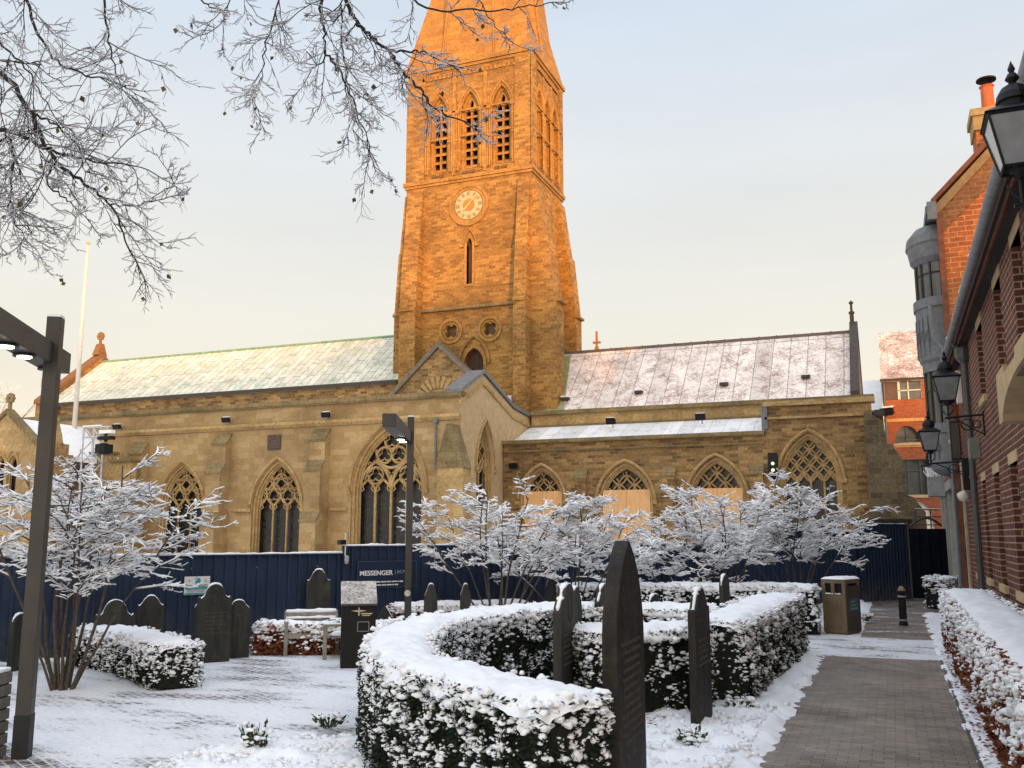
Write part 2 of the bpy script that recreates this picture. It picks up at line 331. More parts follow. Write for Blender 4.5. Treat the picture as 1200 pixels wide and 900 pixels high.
def roof_mat(name, snow, metal1, metal2, colw, roww, cover, seam, seamsize=.018, rot=True, alt=True):
    """snowed sheet-metal roof: long sheets down the slope, metal showing through thin snow"""
    m, t, b = newmat(name); g = nn(t, 'ShaderNodeNewGeometry'); sp_ = nn(t, 'ShaderNodeSeparateXYZ'); t.links.new(g.outputs['Position'], sp_.inputs[0])
    c = nn(t, 'ShaderNodeCombineXYZ'); t.links.new(sp_.outputs[2], c.inputs[0]); t.links.new(sp_.outputs[0], c.inputs[1])
    nz = nn(t, 'ShaderNodeTexNoise'); nz.inputs['Scale'].default_value = 1.2; t.links.new(g.outputs['Position'], nz.inputs[0])
    wb = nn(t, 'ShaderNodeVectorMath', operation='MULTIPLY_ADD'); t.links.new(nz.outputs[1], wb.inputs[0]); wb.inputs[1].default_value = (.12, .05, 0); t.links.new(c.outputs[0], wb.inputs[2])
    br = nn(t, 'ShaderNodeTexBrick'); t.links.new(wb.outputs[0], br.inputs[0]); br.offset = .5 if alt else 0
    br.inputs['Scale'].default_value = 1; br.inputs['Brick Width'].default_value = roww; br.inputs['Row Height'].default_value = colw; br.inputs['Mortar Size'].default_value = seamsize; br.inputs['Mortar Smooth'].default_value = .4
    br.inputs['Color1'].default_value = (.85, .85, .85, 1); br.inputs['Color2'].default_value = (1.1, 1.1, 1.1, 1); br.inputs['Mortar'].default_value = (1, 1, 1, 1)
    n1 = nnoise(t, g.outputs['Position'], 1.3, 6, .7); n2 = nnoise(t, g.outputs['Position'], 9, 5, .7)
    met = ncol(t, metal1, metal2, nrange(t, nnoise(t, g.outputs['Position'], .5, 4), .4, .6))
    s1 = nmath(t, 'ADD', nmath(t, 'MULTIPLY', n1, .5), nmath(t, 'MULTIPLY', n2, .5))
    thin = nrange(t, s1, cover-.07, cover+.09)
    sn = nn(t, 'ShaderNodeVectorMath', operation='MULTIPLY'); sn.inputs[0].default_value = snow; t.links.new(br.outputs[0], sn.inputs[1])
    c1 = ncol(t, met, sn.outputs[0], thin)
    c2 = ncol(t, c1, seam, nmath(t, 'MULTIPLY', br.outputs['Fac'], nrange(t, n2, .3, .65, 1.0, .55)))
    t.links.new(c2, b.inputs['Base Color']); b.inputs['Roughness'].default_value = .75
    nbump(t, b, nmath(t, 'ADD', thin, nmath(t, 'MULTIPLY', br.outputs['Fac'], .8)), .4, .03)
    return m
NAVEROOF = roof_mat('nave_roof_copper', (.80, .76, .66), (.24, .42, .28), (.38, .40, .26), .52, 1.9, .455, (.16, .22, .16), .03)
CHROOF = roof_mat('chancel_roof_lead', (.88, .79, .73), (.25, .135, .11), (.31, .19, .155), .86, 12, .445, (.22, .16, .155), .026, alt=False)
LEANROOF = roof_mat('lean_to_roof_lead', (.83, .83, .84), (.3, .33, .28), (.3, .3, .28), .7, 9, .40, (.45, .45, .45), .015, alt=False)
FARROOF = roof_mat('far_roof_slate', (.80, .76, .73), (.22, .13, .11), (.25, .16, .13), .35, .3, .50, (.4, .3, .27), .02)

def snow_ground():
    m, t, b = newmat('trodden_snow'); g = nn(t, 'ShaderNodeNewGeometry'); sp_ = nn(t, 'ShaderNodeSeparateXYZ'); P = g.outputs['Position']
    mp_ = nn(t, 'ShaderNodeMapping'); t.links.new(P, mp_.inputs[0]); mp_.inputs['Rotation'].default_value = (0, 0, R(28))
    br = nn(t, 'ShaderNodeTexBrick'); t.links.new(mp_.outputs[0], br.inputs[0]); br.inputs['Scale'].default_value = 1; br.inputs['Brick Width'].default_value = .2; br.inputs['Row Height'].default_value = .1; br.inputs['Mortar Size'].default_value = .012; br.inputs['Mortar Smooth'].default_value = .5
    br.inputs['Color1'].default_value = (.13, .10, .085, 1); br.inputs['Color2'].default_value = (.085, .07, .06, 1); br.inputs['Mortar'].default_value = (.5, .5, .5, 1)
    mp2 = nn(t, 'ShaderNodeMapping'); t.links.new(P, mp2.inputs[0]); mp2.inputs['Rotation'].default_value = (0, 0, R(-20)); mp2.inputs['Scale'].default_value = (.55, 1.6, 1)
    n1 = nnoise(t, mp2.outputs[0], .75, 7, .62); n2 = nnoise(t, P, 14, 5, .7); n3 = nnoise(t, P, 2.5, 4)
    th = nmath(t, 'ADD', nmath(t, 'ADD', nmath(t, 'MULTIPLY', n1, .62), nmath(t, 'MULTIPLY', n2, .38)), nmath(t, 'MULTIPLY', br.outputs['Fac'], .035))
    f = nrange(t, th, .40, .485)
    sc = ncol(t, (.86, .87, .89), (.70, .705, .72), nrange(t, n2, .35, .65))
    t.links.new(ncol(t, br.outputs[0], sc, f), b.inputs['Base Color']); b.inputs['Roughness'].default_value = .65; b.inputs['Specular IOR Level'].default_value = .3
    nbump(t, b, nmath(t, 'ADD', nmath(t, 'MULTIPLY', n2, .9), nmath(t, 'MULTIPLY', f, .6)), .6, .03); return m
def path_mat(name, snowy):
    m, t, b = newmat(name); g = nn(t, 'ShaderNodeNewGeometry'); P = g.outputs['Position']
    br = nn(t, 'ShaderNodeTexBrick'); t.links.new(P, br.inputs[0]); br.inputs['Scale'].default_value = 1; br.inputs['Brick Width'].default_value = .2; br.inputs['Row Height'].default_value = .1; br.inputs['Mortar Size'].default_value = .005; br.inputs['Mortar Smooth'].default_value = .2
    br.inputs['Color1'].default_value = (.25, .192, .145, 1); br.inputs['Color2'].default_value = (.145, .113, .088, 1); br.inputs['Mortar'].default_value = (.065, .052, .042, 1)
    n1 = nnoise(t, P, 1.1, 5, .6); n2 = nnoise(t, P, 12, 5, .7); n3 = nnoise(t, P, 60, 2)
    v = nn(t, 'ShaderNodeVectorMath', operation='SCALE'); t.links.new(br.outputs[0], v.inputs[0]); t.links.new(nrange(t, n1, .3, .7, .72, 1.2), v.inputs['Scale'])
    mp2 = nn(t, 'ShaderNodeMapping'); t.links.new(P, mp2.inputs[0]); mp2.inputs['Scale'].default_value = (.6, 1.5, 1)
    th = nmath(t, 'ADD', nmath(t, 'MULTIPLY', nnoise(t, mp2.outputs[0], 1.3, 6, .6), .6), nmath(t, 'MULTIPLY', n2, .4))
    f = nrange(t, th, snowy, snowy+.06)
    t.links.new(ncol(t, v.outputs[0], ncol(t, (.84, .85, .87), (.62, .62, .63), n2), f), b.inputs['Base Color'])
    t.links.new(nrange(t, nnoise(t, P, .8, 4), .4, .62, .32, .75), b.inputs['Roughness'])
    nbump(t, b, nmath(t, 'ADD', nmath(t, 'ADD', nmath(t, 'MULTIPLY', br.outputs['Fac'], -1.), nmath(t, 'MULTIPLY', n3, .4)), f), .45, .01); return m
PLAZA = snow_ground(); PATH = path_mat('brick_pavers', .665); PATHSNOW = path_mat('snowed_pavers', .42); PATHPATCH = path_mat('patchy_pavers', .545)
# ================================================================ ground
def sheet(name, x0, x1, y0, y1, z, mat, n=1):
    mb = MB(); mb.add([(x0,y0,z),(x1,y0,z),(x1,y1,z),(x0,y1,z)], [(0,1,2,3)]); return tag(mb.build(name, mat), kind='structure')
def lumpy(name, inside_fn, x0, x1, y0, y1, step, amp, mat, z0=.0, freq=3.0, edge=.25):
    """lumpy snow over a planting bed, thinning out to nothing at its edge"""
    mb = MB(); nx = int((x1-x0)/step); ny = int((y1-y0)/step); idx = {}
    for j in range(ny+1):
        for i in range(nx+1):
            x, y = x0+i*step, y0+j*step
            d = inside_fn(x, y)
            d += .16*noise.noise((x*1.7, y*1.7, 3)) + .09*noise.noise((x*5.3, y*5.3, 8)) + .03*noise.noise((x*13, y*13, 5))
            if d < -.08: continue
            e = max(0., min(1., (d+.04)/edge)); e = e*e*(3-2*e)
            h = amp*(.5 + .5*noise.noise((x*freq, y*freq, 0)) + .45*abs(noise.noise((x*freq*2.7, y*freq*2.7, 7))) + .25*abs(noise.noise((x*freq*6, y*freq*6, 9))))
            idx[(i, j)] = len(mb.v); mb.v.append((x, y, z0 + e*h - (.01 if d < 0 else 0)))
    for j in range(ny):
        for i in range(nx):
            q = [(i,j),(i+1,j),(i+1,j+1),(i,j+1)]
            if all(k in idx for k in q): mb.f.append(tuple(idx[k] for k in q))
    return tag(mb.build(name, mat, smooth=True), kind='structure')
sheet('ground', -600, 600, -200, 900, 0, PLAZA)
PX0, PX1 = -1.305, .575
sheet('path', PX0, PX1, -8, 17.05, .004, PATH)
sheet('cross_path', -1.9, .72, 17.05, 20.3, .004, PATHSNOW)
sheet('far_path', -.72, 1.1, 20.3, 40, .004, PATHPATCH)
kb = MB(); kb.box(PX1, PX1+.03, -8, 17.05, -.05, .02); kb.box(PX0-.03, PX0, -8, 17.05, -.05, .016); tag(kb.build('path_edging', DARKMETAL), kind='structure')
lumpy('planting_bed', lambda x, y: min(PX0+.12 - x, x+4.1, 17 - y, y - 3.2, (y-7.0) + (x+4.0)*1.0 + 2.2), -4.2, -1.1, 3.2, 17.1, .045, .13, SNOW, freq=2.6)
lumpy('snowy_verge', lambda x, y: min(x-.60, 2-x, y-5, 27-y), .55, 1.7, 5, 27, .06, .07, SNOW, edge=.12)
lumpy('flower_bed', lambda x, y: 1.05 - sqrt(((x+4.85)/1.0)**2 + ((y-7.0)/1.25)**2), -6.4, -3.4, 5.2, 8.6, .035, .14, SNOW, freq=3.2)
lumpy('far_verge', lambda x, y: min(-.72-x, x+1.75, y-21.2, 30-y), -1.9, -.5, 21, 30.2, .07, .12, SNOW, freq=3)

# ================================================================ church
church = thing('church', 'sandstone church with sunlit clock tower and long snowy roofs behind the navy hoarding', 'church', (-20, 46, 0))
def part(mb, name, mat, parent=church, **k): return mb.build(name, mat, parent, **k)
WZ = []
def tracery(fn, cx, w, zb, zs, za, lights, style, d):
    """stone bars over open glass: mullions, cusped heads and net or circle tracery, cut to the arch"""
    mb = MB(); rim = arch(cx, w, zb, zs, za, 12); lw = w/lights; r = .026+.013*w; big = style == 'big'
    def bar(pts, rr, closed=False):
        pts = list(pts) + ([pts[0]] if closed else []); run = []
        for p in pts + [None]:
            if p is not None and inside(p, rim): run.append(p)
            else:
                if len(run) > 1: mb.tube([fn(a_, b_, d) for a_, b_ in run], rr, 5)
                run = []
    def head(c, half, z0, z1, rr):
        bar(arch(c, 2*half, z0, z0+.01, z1, 7)[1:-1], rr); k = half*.62
        for s_ in (-1, 1): bar([(c+s_*half*.97, z0+.16*half), (c+s_*half*.48, z0+.50*half), (c+s_*half*.62, z0+.95*half), (c+s_*half*.12, z1-.12*half)], rr*.7)
    mb.tube([fn(a_, b_, d) for a_, b_ in rim], r*1.25, 6)
    for i in range(1, lights):
        top = zs + (.05 if not big or i != 2 else .75); bar([(cx-w/2+lw*i, zb+.01), (cx-w/2+lw*i, (zb+top)/2), (cx-w/2+lw*i, top)], r)
    for i in range(lights):
        c = cx-w/2+lw*(i+.5); head(c, lw/2, zs-.10, zs+.40*lw/.8+.12, r*.85)
    if big:
        for s_ in (-1, 1):
            c = cx+s_*w/4; bar(arch(c, w/2, zs, zs+.02, zs+1.35, 10)[1:-1], r*1.1); z = zs+.74; q = w*.105
            bar(foil(c, z, q, 3, pi/2), r*.6, True); bar([(c+q*1.12*cos(2*pi*i/20), z+q*1.12*sin(2*pi*i/20)) for i in range(20)], r*.7, True)
        z0 = zs+1.86; R_ = w*.245; bar([(cx+R_*cos(2*pi*i/32), z0+R_*sin(2*pi*i/32)) for i in range(32)], r*1.1, True)
        for an in (90, 210, 330):
            q = R_*.46; x1, z1 = cx+R_*.535*cos(R(an)), z0+R_*.535*sin(R(an)); bar([(x1+q*cos(2*pi*i/20), z1+q*sin(2*pi*i/20)) for i in range(20)], r*.9, True); bar(foil(x1, z1, q*.92, 3, R(an)), r*.55, True)
        for s_ in (-1, 1):
            bar([(cx+s_*w*.02, zs+.8), (cx+s_*w*.16, zs+1.25), (cx+s_*w*.25, zs+1.45)], r*.8); bar([(cx+s_*w*.42, zs+.55), (cx+s_*w*.36, zs+1.0), (cx+s_*w*.27, zs+1.4)], r*.8); bar(vesica(cx+s_*w*.345, zs+1.12, w*.035, w*.07), r*.5, True)
        return mb
    z = zs+.40*lw/.8+.10 if style == 'foil' else zs+.34; dz = lw*(.62 if style == 'foil' else .60); row = 0
    if style == 'foil': z += dz*.45
    while z < za:
        for i in range(-lights, lights+1):
            c = cx + (i + (.5 if (lights+row) % 2 == 1 else 0))*lw
            if abs(c-cx) > w/2+.01: continue
            bar(vesica(c, z, lw*.5, dz, 16), r*.85, True)
            if style == 'foil': bar(foil(c, z, lw*.40, 4, pi/4), r*.5, True)
            else: bar(vesica(c, z, lw*.30, dz*.55, 10), r*.4, True)
        row += 1; z += dz*1.02
    return mb
def window(fn, cx, w, zb, zs, za, lights, style, board=None, name='window', surround=DRESSED, deep=.42, lab=None):
    """deep moulded gothic window; the wall must have a hole arch(cx,w,...)"""
    o0 = arch(cx, w, zb, zs, za); mb = MB()
    s1, s2 = .07*w/2.5+.03, .13*w/2.5+.05
    o1 = arch(cx, w-2*s1, zb, zs, za-s1*1.2); o2 = arch(cx, w-2*s2, zb, zs, za-s2*1.2)
    ring(mb, fn, arch(cx, w-.002, zb, zs, za-.001), o1, .10, .16); ring(mb, fn, arch(cx, w-2*s1+.03, zb, zs, za-s1*1.2+.02), o2, .22, .16)
    # hood mould
    hp = arch(cx, w+.22, zs, zs, za+.13, 12)[1:-1]
    pts = [fn(a, b, -.03) for a, b in hp]; mb.tube(pts, .075, 6)
    for s_ in (-1, 1): mb.box(*(lambda p: (p[0]-.1, p[0]+.1, p[1]-.1, p[1]+.1, p[2]-.12, p[2]+.05))(fn(cx+s_*(w/2+.11), zs, -.02)))
    # sloping sill
    root = part(mb, name, surround, recalc=True)
    if lab: root['label'] = lab
    iw = w-2*s2; ia = za-s2*1.2
    tracery(fn, cx, iw, zb, zs, ia, lights, style, deep-.06).build('tracery', DRESSED, root, smooth=True)
    gl = MB(); put(gl, plate(arch(cx, iw+.06, zb, zs, ia+.04), [], .03, deep+.14), fn); gl.build('glass', GLASS, root)
    # leading: thin bars behind the tracery
    if board:
        bd = MB(); put(bd, plate([(cx-iw/2-.02, zb), (cx+iw/2+.02, zb), (cx+iw/2+.02, board), (cx-iw/2-.02, board)], [], .05, deep-.24), fn); bq = bd.build('board', BOARD, root); bd = MB(); p = fn(cx, zb, deep-.243); bd.box(p[0]-.006, p[0]+.006, p[1]-.004, p[1]+.002, zb, board); bd.box(p[0]-iw/2, p[0]+iw/2, p[1]-.004, p[1]+.002, board-1.26, board-1.245); bd.build('board_seam', plain('seam_brown', (.30, .17, .08), .9), bq)
    return root
def wall(name, fn, outline, holes, depth, mat):
    mb = MB(); put(mb, plate(outline, holes, depth), fn); return part(mb, name, mat, recalc=True)

# --- south nave aisle (ashlar)
yN = 37.2; xc = -17.36
wa, wb_, wbig = (-32.55, 2.75, .6, 3.25, 5.5), (-26.9, 2.75, .6, 3.2, 5.5), (-20.95, 3.75, .6, 3.95, 6.95)
hs = [arch(*k) for k in (wa, wb_, wbig)]
wall('aisle_wall', front(yN), [(-46.5, 0), (xc, 0), (xc, 8.1), (-46.5, 8.1)], hs, .8, STONE)
window(front(yN), *wa, 3, 'foil'); window(front(yN), *wb_, 3, 'foil'); window(front(yN), *wbig, 4, 'big')
c = MB(); c.box(-46.6, xc+.05, yN-.14, yN+.5, 8.10, 8.30); c.box(-46.6, xc+.03, yN-.10, yN+.3, 8.03, 8.10); part(c, 'parapet_coping', COPING)
c = MB(); c.prism([(0, 7.05), (0, 7.22), (-.10, 7.30), (-.16, 7.16), (-.06, 7.02)], lambda a, b, d: (d, yN+a, b), -46.5, xc); part(c, 'cornice', DRESSED)
c = MB()
for x0, x1 in ((-46.5, -34.2), (-31.0, -30.75), (-29.4, -28.5), (-25.3, -25.0), (-23.9, -23.0), (-18.95, -18.3)): c.box(x0, x1, yN-.08, yN+.1, 3.10, 3.24)
part(c, 'string_course', DRESSED)
def buttress(x, wd, stages, y0, mat=DRESSED, cap=COPING):
    """stages: (z_top of vertical face, z where slope meets the next stage, projection)"""
    p2 = [(-stages[0][2], 0)]
    for i, (zt, zm, pr) in enumerate(stages):
        p2 += [(-pr, zt), (-(stages[i+1][2]) if i+1 < len(stages) else .02, zm)]
    p2.append((.02, 0))
    mb = MB(); mb.prism(p2, lambda a, b, d: (d, y0+a, b), x-wd/2, x+wd/2); b_ = part(mb, 'buttress', mat, recalc=True)
    for i, (zt, zm, pr) in enumerate(stages):
        cp_ = MB(); nx = stages[i+1][2] if i+1 < len(stages) else -.0
        cp_.prism([(-pr-.05, zt-.02), (-pr-.05, zt+.06), (-nx, zm+.07), (-nx, zm-.01)], lambda a, b, d: (d, y0+a, b), x-wd/2-.03, x+wd/2+.03)
        cp_.build('weathering', cap, b_, recalc=True)
    return b_
for x in (-30.05, -24.45): buttress(x, .85, [(2.6, 3.0, 1.0), (4.9, 5.35, .75), (6.3, 6.85, .42)], yN, STONE)
buttress(-35.2, .85, [(2.6, 3.0, 1.0), (4.6, 5.0, .75), (6.0, 6.6, .42)], yN, STONE)
# diagonal-looking corner buttress with its gabled top
mb = MB(); mb.box(xc-.72, xc+.5, yN-.8, yN+.02, 0, 4.85); cb = part(mb, 'buttress', DRESSED)
mb = MB(); mb.prism([(xc-.78, 4.85), (xc+.56, 4.85), (xc-.05, 6.75), (xc-.30, 6.75)], front(yN-.85), 0, .85); mb.build('weathering', COPING, cb, recalc=True)
# downpipe by the corner
mb = MB(); mb.tube([(xc-1.15, yN-.12, 7.0), (xc-1.15, yN-.12, 4.9)], .05, 8); mb.box(xc-1.25, xc-1.05, yN-.2, yN, 6.9, 7.1); part(mb, 'downpipe', LEAD)
# east gable wall of that aisle
we = (39.9, 2.0, 3.3, 5.0, 7.2)
prof = [(yN+.004, 0), (45.95, 0), (45.95, 8.02), (43.3, 8.25), (39.55, 9.42), (yN+.004, 8.22)]
wall('gable_wall', east(xc+.02), prof, [arch(*we)], .7, PLASTERSTONE)
window(east(xc+.02), *we, 2, 'ret')
mb = MB(); cop = [(yN-.15, 8.24), (39.55, 9.46), (43.3, 8.29), (45.95, 8.06)]
for (a0, b0), (a1, b1) in zip(cop, cop[1:]): mb.prism([(a0, b0), (a1, b1), (a1, b1+.16), (a0, b0+.16)], east(xc+.14), 0, .85)
part(mb, 'gable_coping', LEAD, recalc=True)
mb = MB()
for (a0, b0), (a1, b1) in zip(cop, cop[1:]): mb.prism([(a0, b0-.55), (a1, b1-.55), (a1, b1-.38), (a0, b0-.38)], east(xc+.09), 0, .1)
part(mb, 'gable_moulding', DRESSED, recalc=True)
# plaque
mb = MB(); mb.box(-27.5, -26.75, yN-.05, yN+.02, 6.0, 6.72); pq = part(mb, 'plaque', plain('plaque_slate', (.10, .065, .055), .7, var=.5, scale=8, bump=.5))
mb = MB()
for i in range(5): mb.box(-27.4+.02*i, -26.85-.03*(i % 2), yN-.065, yN-.049, 6.08+i*.09, 6.11+i*.09)
mb.tube([(-27.12, yN-.06, 6.62), (-27.3, yN-.06, 6.45)], .012, 4); mb.build('relief', plain('plaque_relief', (.16, .11, .09), .7), pq)

# --- nave clerestory and roof
yc = 45.6
wall('clerestory_wall', front(yc), [(-50.2, 6), (-25.2, 6), (-25.2, 10.36), (-50.2, 10.36)], [], .6, RUBBLE)
mb = MB(); mb.box(-50.3, -25.1, yc-.25, yc+.2, 10.36, 10.54); part(mb, 'gutter', plain('dark_gutter', (.06, .05, .04), .6))
mb = MB(); mb.prism([(yc-.1, 10.53), (50.0, 14.1), (54.6, 10.53), (54.6, 10.35), (50.0, 13.92), (yc-.1, 10.35)], lambda a, b, d: (d, a, b), -51.4, -25.06); part(mb, 'nave_roof', NAVEROOF, recalc=True)
mb = MB(); mb.tube([(-51.4, 50, 14.12), (-25.06, 50, 14.12)], .10, 6); part(mb, 'ridge_roll', plain('green_copper', (.20, .34, .24), .7, var=.4))
mb = MB(); mb.prism([(yc-.4, 9.9), (yc-.4, 10.6), (50.0, 14.55), (55.1, 10.6), (55.1, 0), (yc-.4, 0)], lambda a, b, d: (d, a, b), -51.95, -51.4); part(mb, 'west_gable', RUBBLE, recalc=True)
mb = MB()
for s_ in ((yc-.5, 10.5, 50.0, 14.5), (55.1, 10.5, 50.0, 14.5)): mb.prism([(s_[0], s_[1]), (s_[2], s_[3]), (s_[2], s_[3]+.28), (s_[0], s_[1]+.28)], lambda a, b, d: (d, a, b), -52.05, -51.35)
mb.prism([(49.55, 14.6), (50.45, 14.6), (50.12, 15.45), (49.88, 15.45)], lambda a, b, d: (d, a, b), -51.95, -51.45); part(mb, 'gable_coping', plain('red_brown_coping', (.24, .12, .05), .9, var=.35), recalc=True)
def cross(x, y, z, h, mat, name='gable_cross'):
    mb = MB(); mb.box(x-.07, x+.07, y-.07, y+.07, z, z+h*.55)
    V = foil(x, z+h*.75, h*.33, 4, 0, amp=.4); put(mb, plate(V, [foil(x, z+h*.75, h*.09, 4)], .14, -.07), front(y)); 
    for i in range(8):
        a = i*pi/4; mb.box(x+h*.27*cos(a)-.05, x+h*.27*cos(a)+.05, y-.08, y+.08, z+h*.75+h*.27*sin(a)-.05, z+h*.75+h*.27*sin(a)+.05)
    return part(mb, name, mat)
cross(-51.7, 50.0, 15.3, .95, plain('cross_stone', (.25, .15, .06), .9))
# roof of the south aisle behind the parapet (hidden low-pitched lead)
mb = MB(); mb.prism([(yN+.6, 7.6), (yc, 9.3), (yc, 9.0), (yN+.6, 7.3)], lambda a, b, d: (d, a, b), -46.4, xc-.8); part(mb, 'aisle_roof', LEANROOF, recalc=True)
# small round-headed gable in front of the tower
gx = -22.3; yg = 44.9
wall('transept_gable', front(yg), [(-25.2, 7), (-19.6, 7), (-19.6, 9.55), (-22.3, 12.0), (-25.2, 9.35)], [], .5, RUBBLE)
mb = MB()
for a0, b0, a1, b1 in ((-25.35, 9.25, -22.3, 12.05), (-19.3, 9.3, -22.3, 12.05)): mb.prism([(a0, b0), (a1, b1), (a1, b1+.30), (a0, b0+.30)], front(yg-.15), 0, .8)
part(mb, 'gable_coping', plain('grey_coping', (.19, .16, .12), .85, var=.3), recalc=True)
mb = MB()
for i in range(13):
    a = pi*i/12; ca, sa = cos(a), sin(a); q = .085
    mb.prism([(gx+.78*cos(a-q), 9.05+.78*sin(a-q)), (gx+.78*cos(a+q), 9.05+.78*sin(a+q)), (gx+1.42*cos(a+q), 9.05+1.42*sin(a+q)), (gx+1.42*cos(a-q), 9.05+1.42*sin(a-q))], front(yg-.05), 0, .1)
va = part(mb, 'voussoir_arch', DRESSED, recalc=True)
mb = MB(); put(mb, plate(arch(gx+.05, .62, 8.6, 9.25, 9.62, 6), [], .04, -.02), front(yg)); mb.build('opening', GLASS, va)

# --- chancel south aisle (dark rubble) with boarded windows
yA = 42.0
ws = [(-15.35, 2.2, .8, 3.55, 5.2), (-11.27, 2.55, .8, 3.5, 5.28), (-7.13, 2.55, .8, 3.5, 5.42), (-3.15, 2.55, .8, 4.3, 6.35)]
wall('chancel_aisle_wall', front(yA), [(-17.3, 0), (-.55, 0), (-.55, 7.55), (-4.95, 7.55), (-4.95, 6.35), (-17.3, 6.35)], [arch(*k) for k in ws], .8, RUBBLE)
for i, k in enumerate(ws): window(front(yA), *k, 3 if i != 3 else 4, 'ret', board=(4.05 if i < 3 else None), lab='traceried window half covered by a peach board' if i < 3 else None)
mb = MB(); mb.box(-17.4, -4.97, yA-.16, yA+.5, 6.32, 6.50); mb.box(-17.4, -4.97, yA-.10, yA+.1, 5.92, 6.0); part(mb, 'parapet_coping', COPING)
mb = MB(); mb.box(-4.97, -.4, yA-.14, yA+.6, 7.55, 7.76); mb.box(-4.93, -.45, yA-.1, yA+.1, 6.98, 7.08); part(mb, 'parapet_coping', DRESSED)
mb = MB(); mb.prism([(yA+.45, 6.30), (45.55, 7.52), (45.55, 7.3), (yA+.45, 6.1)], lambda a, b, d: (d, a, b), -17.3, -5.05); part(mb, 'lean_to_roof', LEANROOF, recalc=True)
wall('return_wall', west(-4.97), [(yA+.1, 5), (45.6, 5), (45.6, 8.0), (yA+.1, 7.4)], [], .5, RUBBLE)
mb = MB(); mb.prism([(yA-.1, 6.55), (yA-.1, 7.66), (45.6, 8.25), (45.6, 8.0), (yA+.2, 7.36), (yA+.2, 6.55)], west(-5.06), 0, .25); part(mb, 'return_coping', LEAD, recalc=True)
# clerestory of the chancel and its lead roof
wall('chancel_wall', front(45.6), [(-17.2, 4), (-.6, 4), (-.6, 8.2), (-17.2, 8.2)], [], .6, DRESSED)
mb = MB(); mb.box(-17.2, -.45, 45.42, 45.7, 8.16, 8.36); mb.box(-17.2, -.5, 45.5, 45.65, 7.52, 7.62); part(mb, 'cornice', COPING)
mb = MB(); mb.prism([(45.8, 8.34), (50.0, 12.24), (54.2, 8.34), (54.2, 8.1), (50.0, 12.0), (45.8, 8.1)], lambda a, b, d: (d, a, b), -17.28, -1.3); part(mb, 'chancel_roof', CHROOF, recalc=True)
mb = MB(); mb.box(-17.2, -1.2, 49.9, 50.1, 12.16, 12.32)
for i in range(17): mb.box(-1.5-i*.9, -1.44-i*.9, 49.9, 50.1, 12.32, 12.35)
part(mb, 'ridge_roll', plain('dark_lead', (.15, .115, .105), .7))
mb = MB(); mb.prism([(45.7, 5.5), (45.7, 8.4), (50.0, 12.45), (54.3, 8.4), (54.3, 0), (45.7, 0)], lambda a, b, d: (d, a, b), -1.42, -1.1); eg = part(mb, 'east_gable', RUBBLE, recalc=True)
mb = MB()
for a0 in (45.55, 54.45): mb.prism([(a0, 8.3), (50.0, 12.5), (50.0, 12.78), (a0, 8.58)], lambda a, b, d: (d, a, b), -1.46, -1.06)
mb.build('coping', plain('dark_slate_coping', (.075, .06, .055), .8, var=.4), eg, recalc=True)
mb = MB(); mb.box(-1.42, -1.22, 49.9, 50.1, 12.6, 13.3); mb.box(-1.38, -1.26, 49.94, 50.06, 13.3, 13.7); mb.box(-1.46, -1.18, 49.88, 50.12, 13.2, 13.28); mb.lathe((-1.32, 50, 13.65), [(.0, .25), (.13, .12), (.05, 0)], 8); part(mb, 'finial', plain('dark_finial', (.09, .05, .03), .8))
# green-stained verge next to the tower
mb = MB(); mb.add([(-16.5, 45.79, 8.40), (-15.5, 45.79, 8.40), (-16.35, 49.7, 12.04), (-17.0, 49.7, 12.04)], [(0, 1, 2, 3)]); part(mb, 'mossy_verge', plain('moss_green', (.30, .32, .15), .9, var=.4), recalc=True)
for x, z in ((-15.6, 9.0), (-11.7, 9.15), (-7.4, 9.35), (-3.5, 9.5)):
    y = 45.8 + (z-8.34)/(3.9/4.2); mb = MB(); mb.box(x-.20, x+.20, y-.22, y+.12, z+.02, z+.15); v = part(mb, 'roof_vent', plain('vent_lead', (.07, .055, .055), .7))
    mb = MB(); mb.box(x-.22, x+.22, y-.24, y+.12, z+.152, z+.22); mb.build('snow', SNOW, v)
mb = MB(); mb.tube([(-15.2, 51, 12.0), (-15.2, 51, 13.6)], .07, 6); mb.box(-15.42, -14.98, 50.9, 51.1, 12.9, 13.0); mb.box(-15.3, -15.1, 50.9, 51.1, 12.1, 12.7); part(mb, 'finial', plain('orange_finial', (.5, .2, .06), .8))
# small slit buttresses between the boarded windows
for x in (-13.35, -9.2, -5.35): buttress(x, .55, [(4.6, 5.0, .28)], yA, RUBBLE, COPING)
# stepped corner buttress at the east end
if True:
    prof = [(-.6, 0), (1.55, 0), (1.5, 2.9), (1.1, 3.5), (.85, 3.6), (.8, 5.0), (.45, 5.6), (.2, 5.7), (.15, 6.6), (-.5, 7.1), (-.6, 7.1)]
    mb = MB(); mb.prism([(a-.25, b) for a, b in prof], front(41.3), 0, 1.1); cbx = part(mb, 'buttress', masonry('dark_buttress', (.19, .15, .085), (.10, .08, .05), (.2, .16, .1), .5, .25, .012, (.06, .05, .035), .6), recalc=True)
mb = MB(); mb.box(-1.6, .55, 40.4, 41.2, 0, 2.42); st = part(mb, 'plinth', DRESSED); mb = MB(); mb.box(-1.75, .70, 40.25, 41.25, 2.42, 2.62); mb.build('slab', BLACK, st)
mb = MB(); mb.tube([(-.5, 41.98, 7.0), (-.2, 41.7, 7.0)], .12, 6); mb.box(-.45, -.05, 41.6, 41.9, 6.9, 7.15); part(mb, 'gargoyle', DARKMETAL)

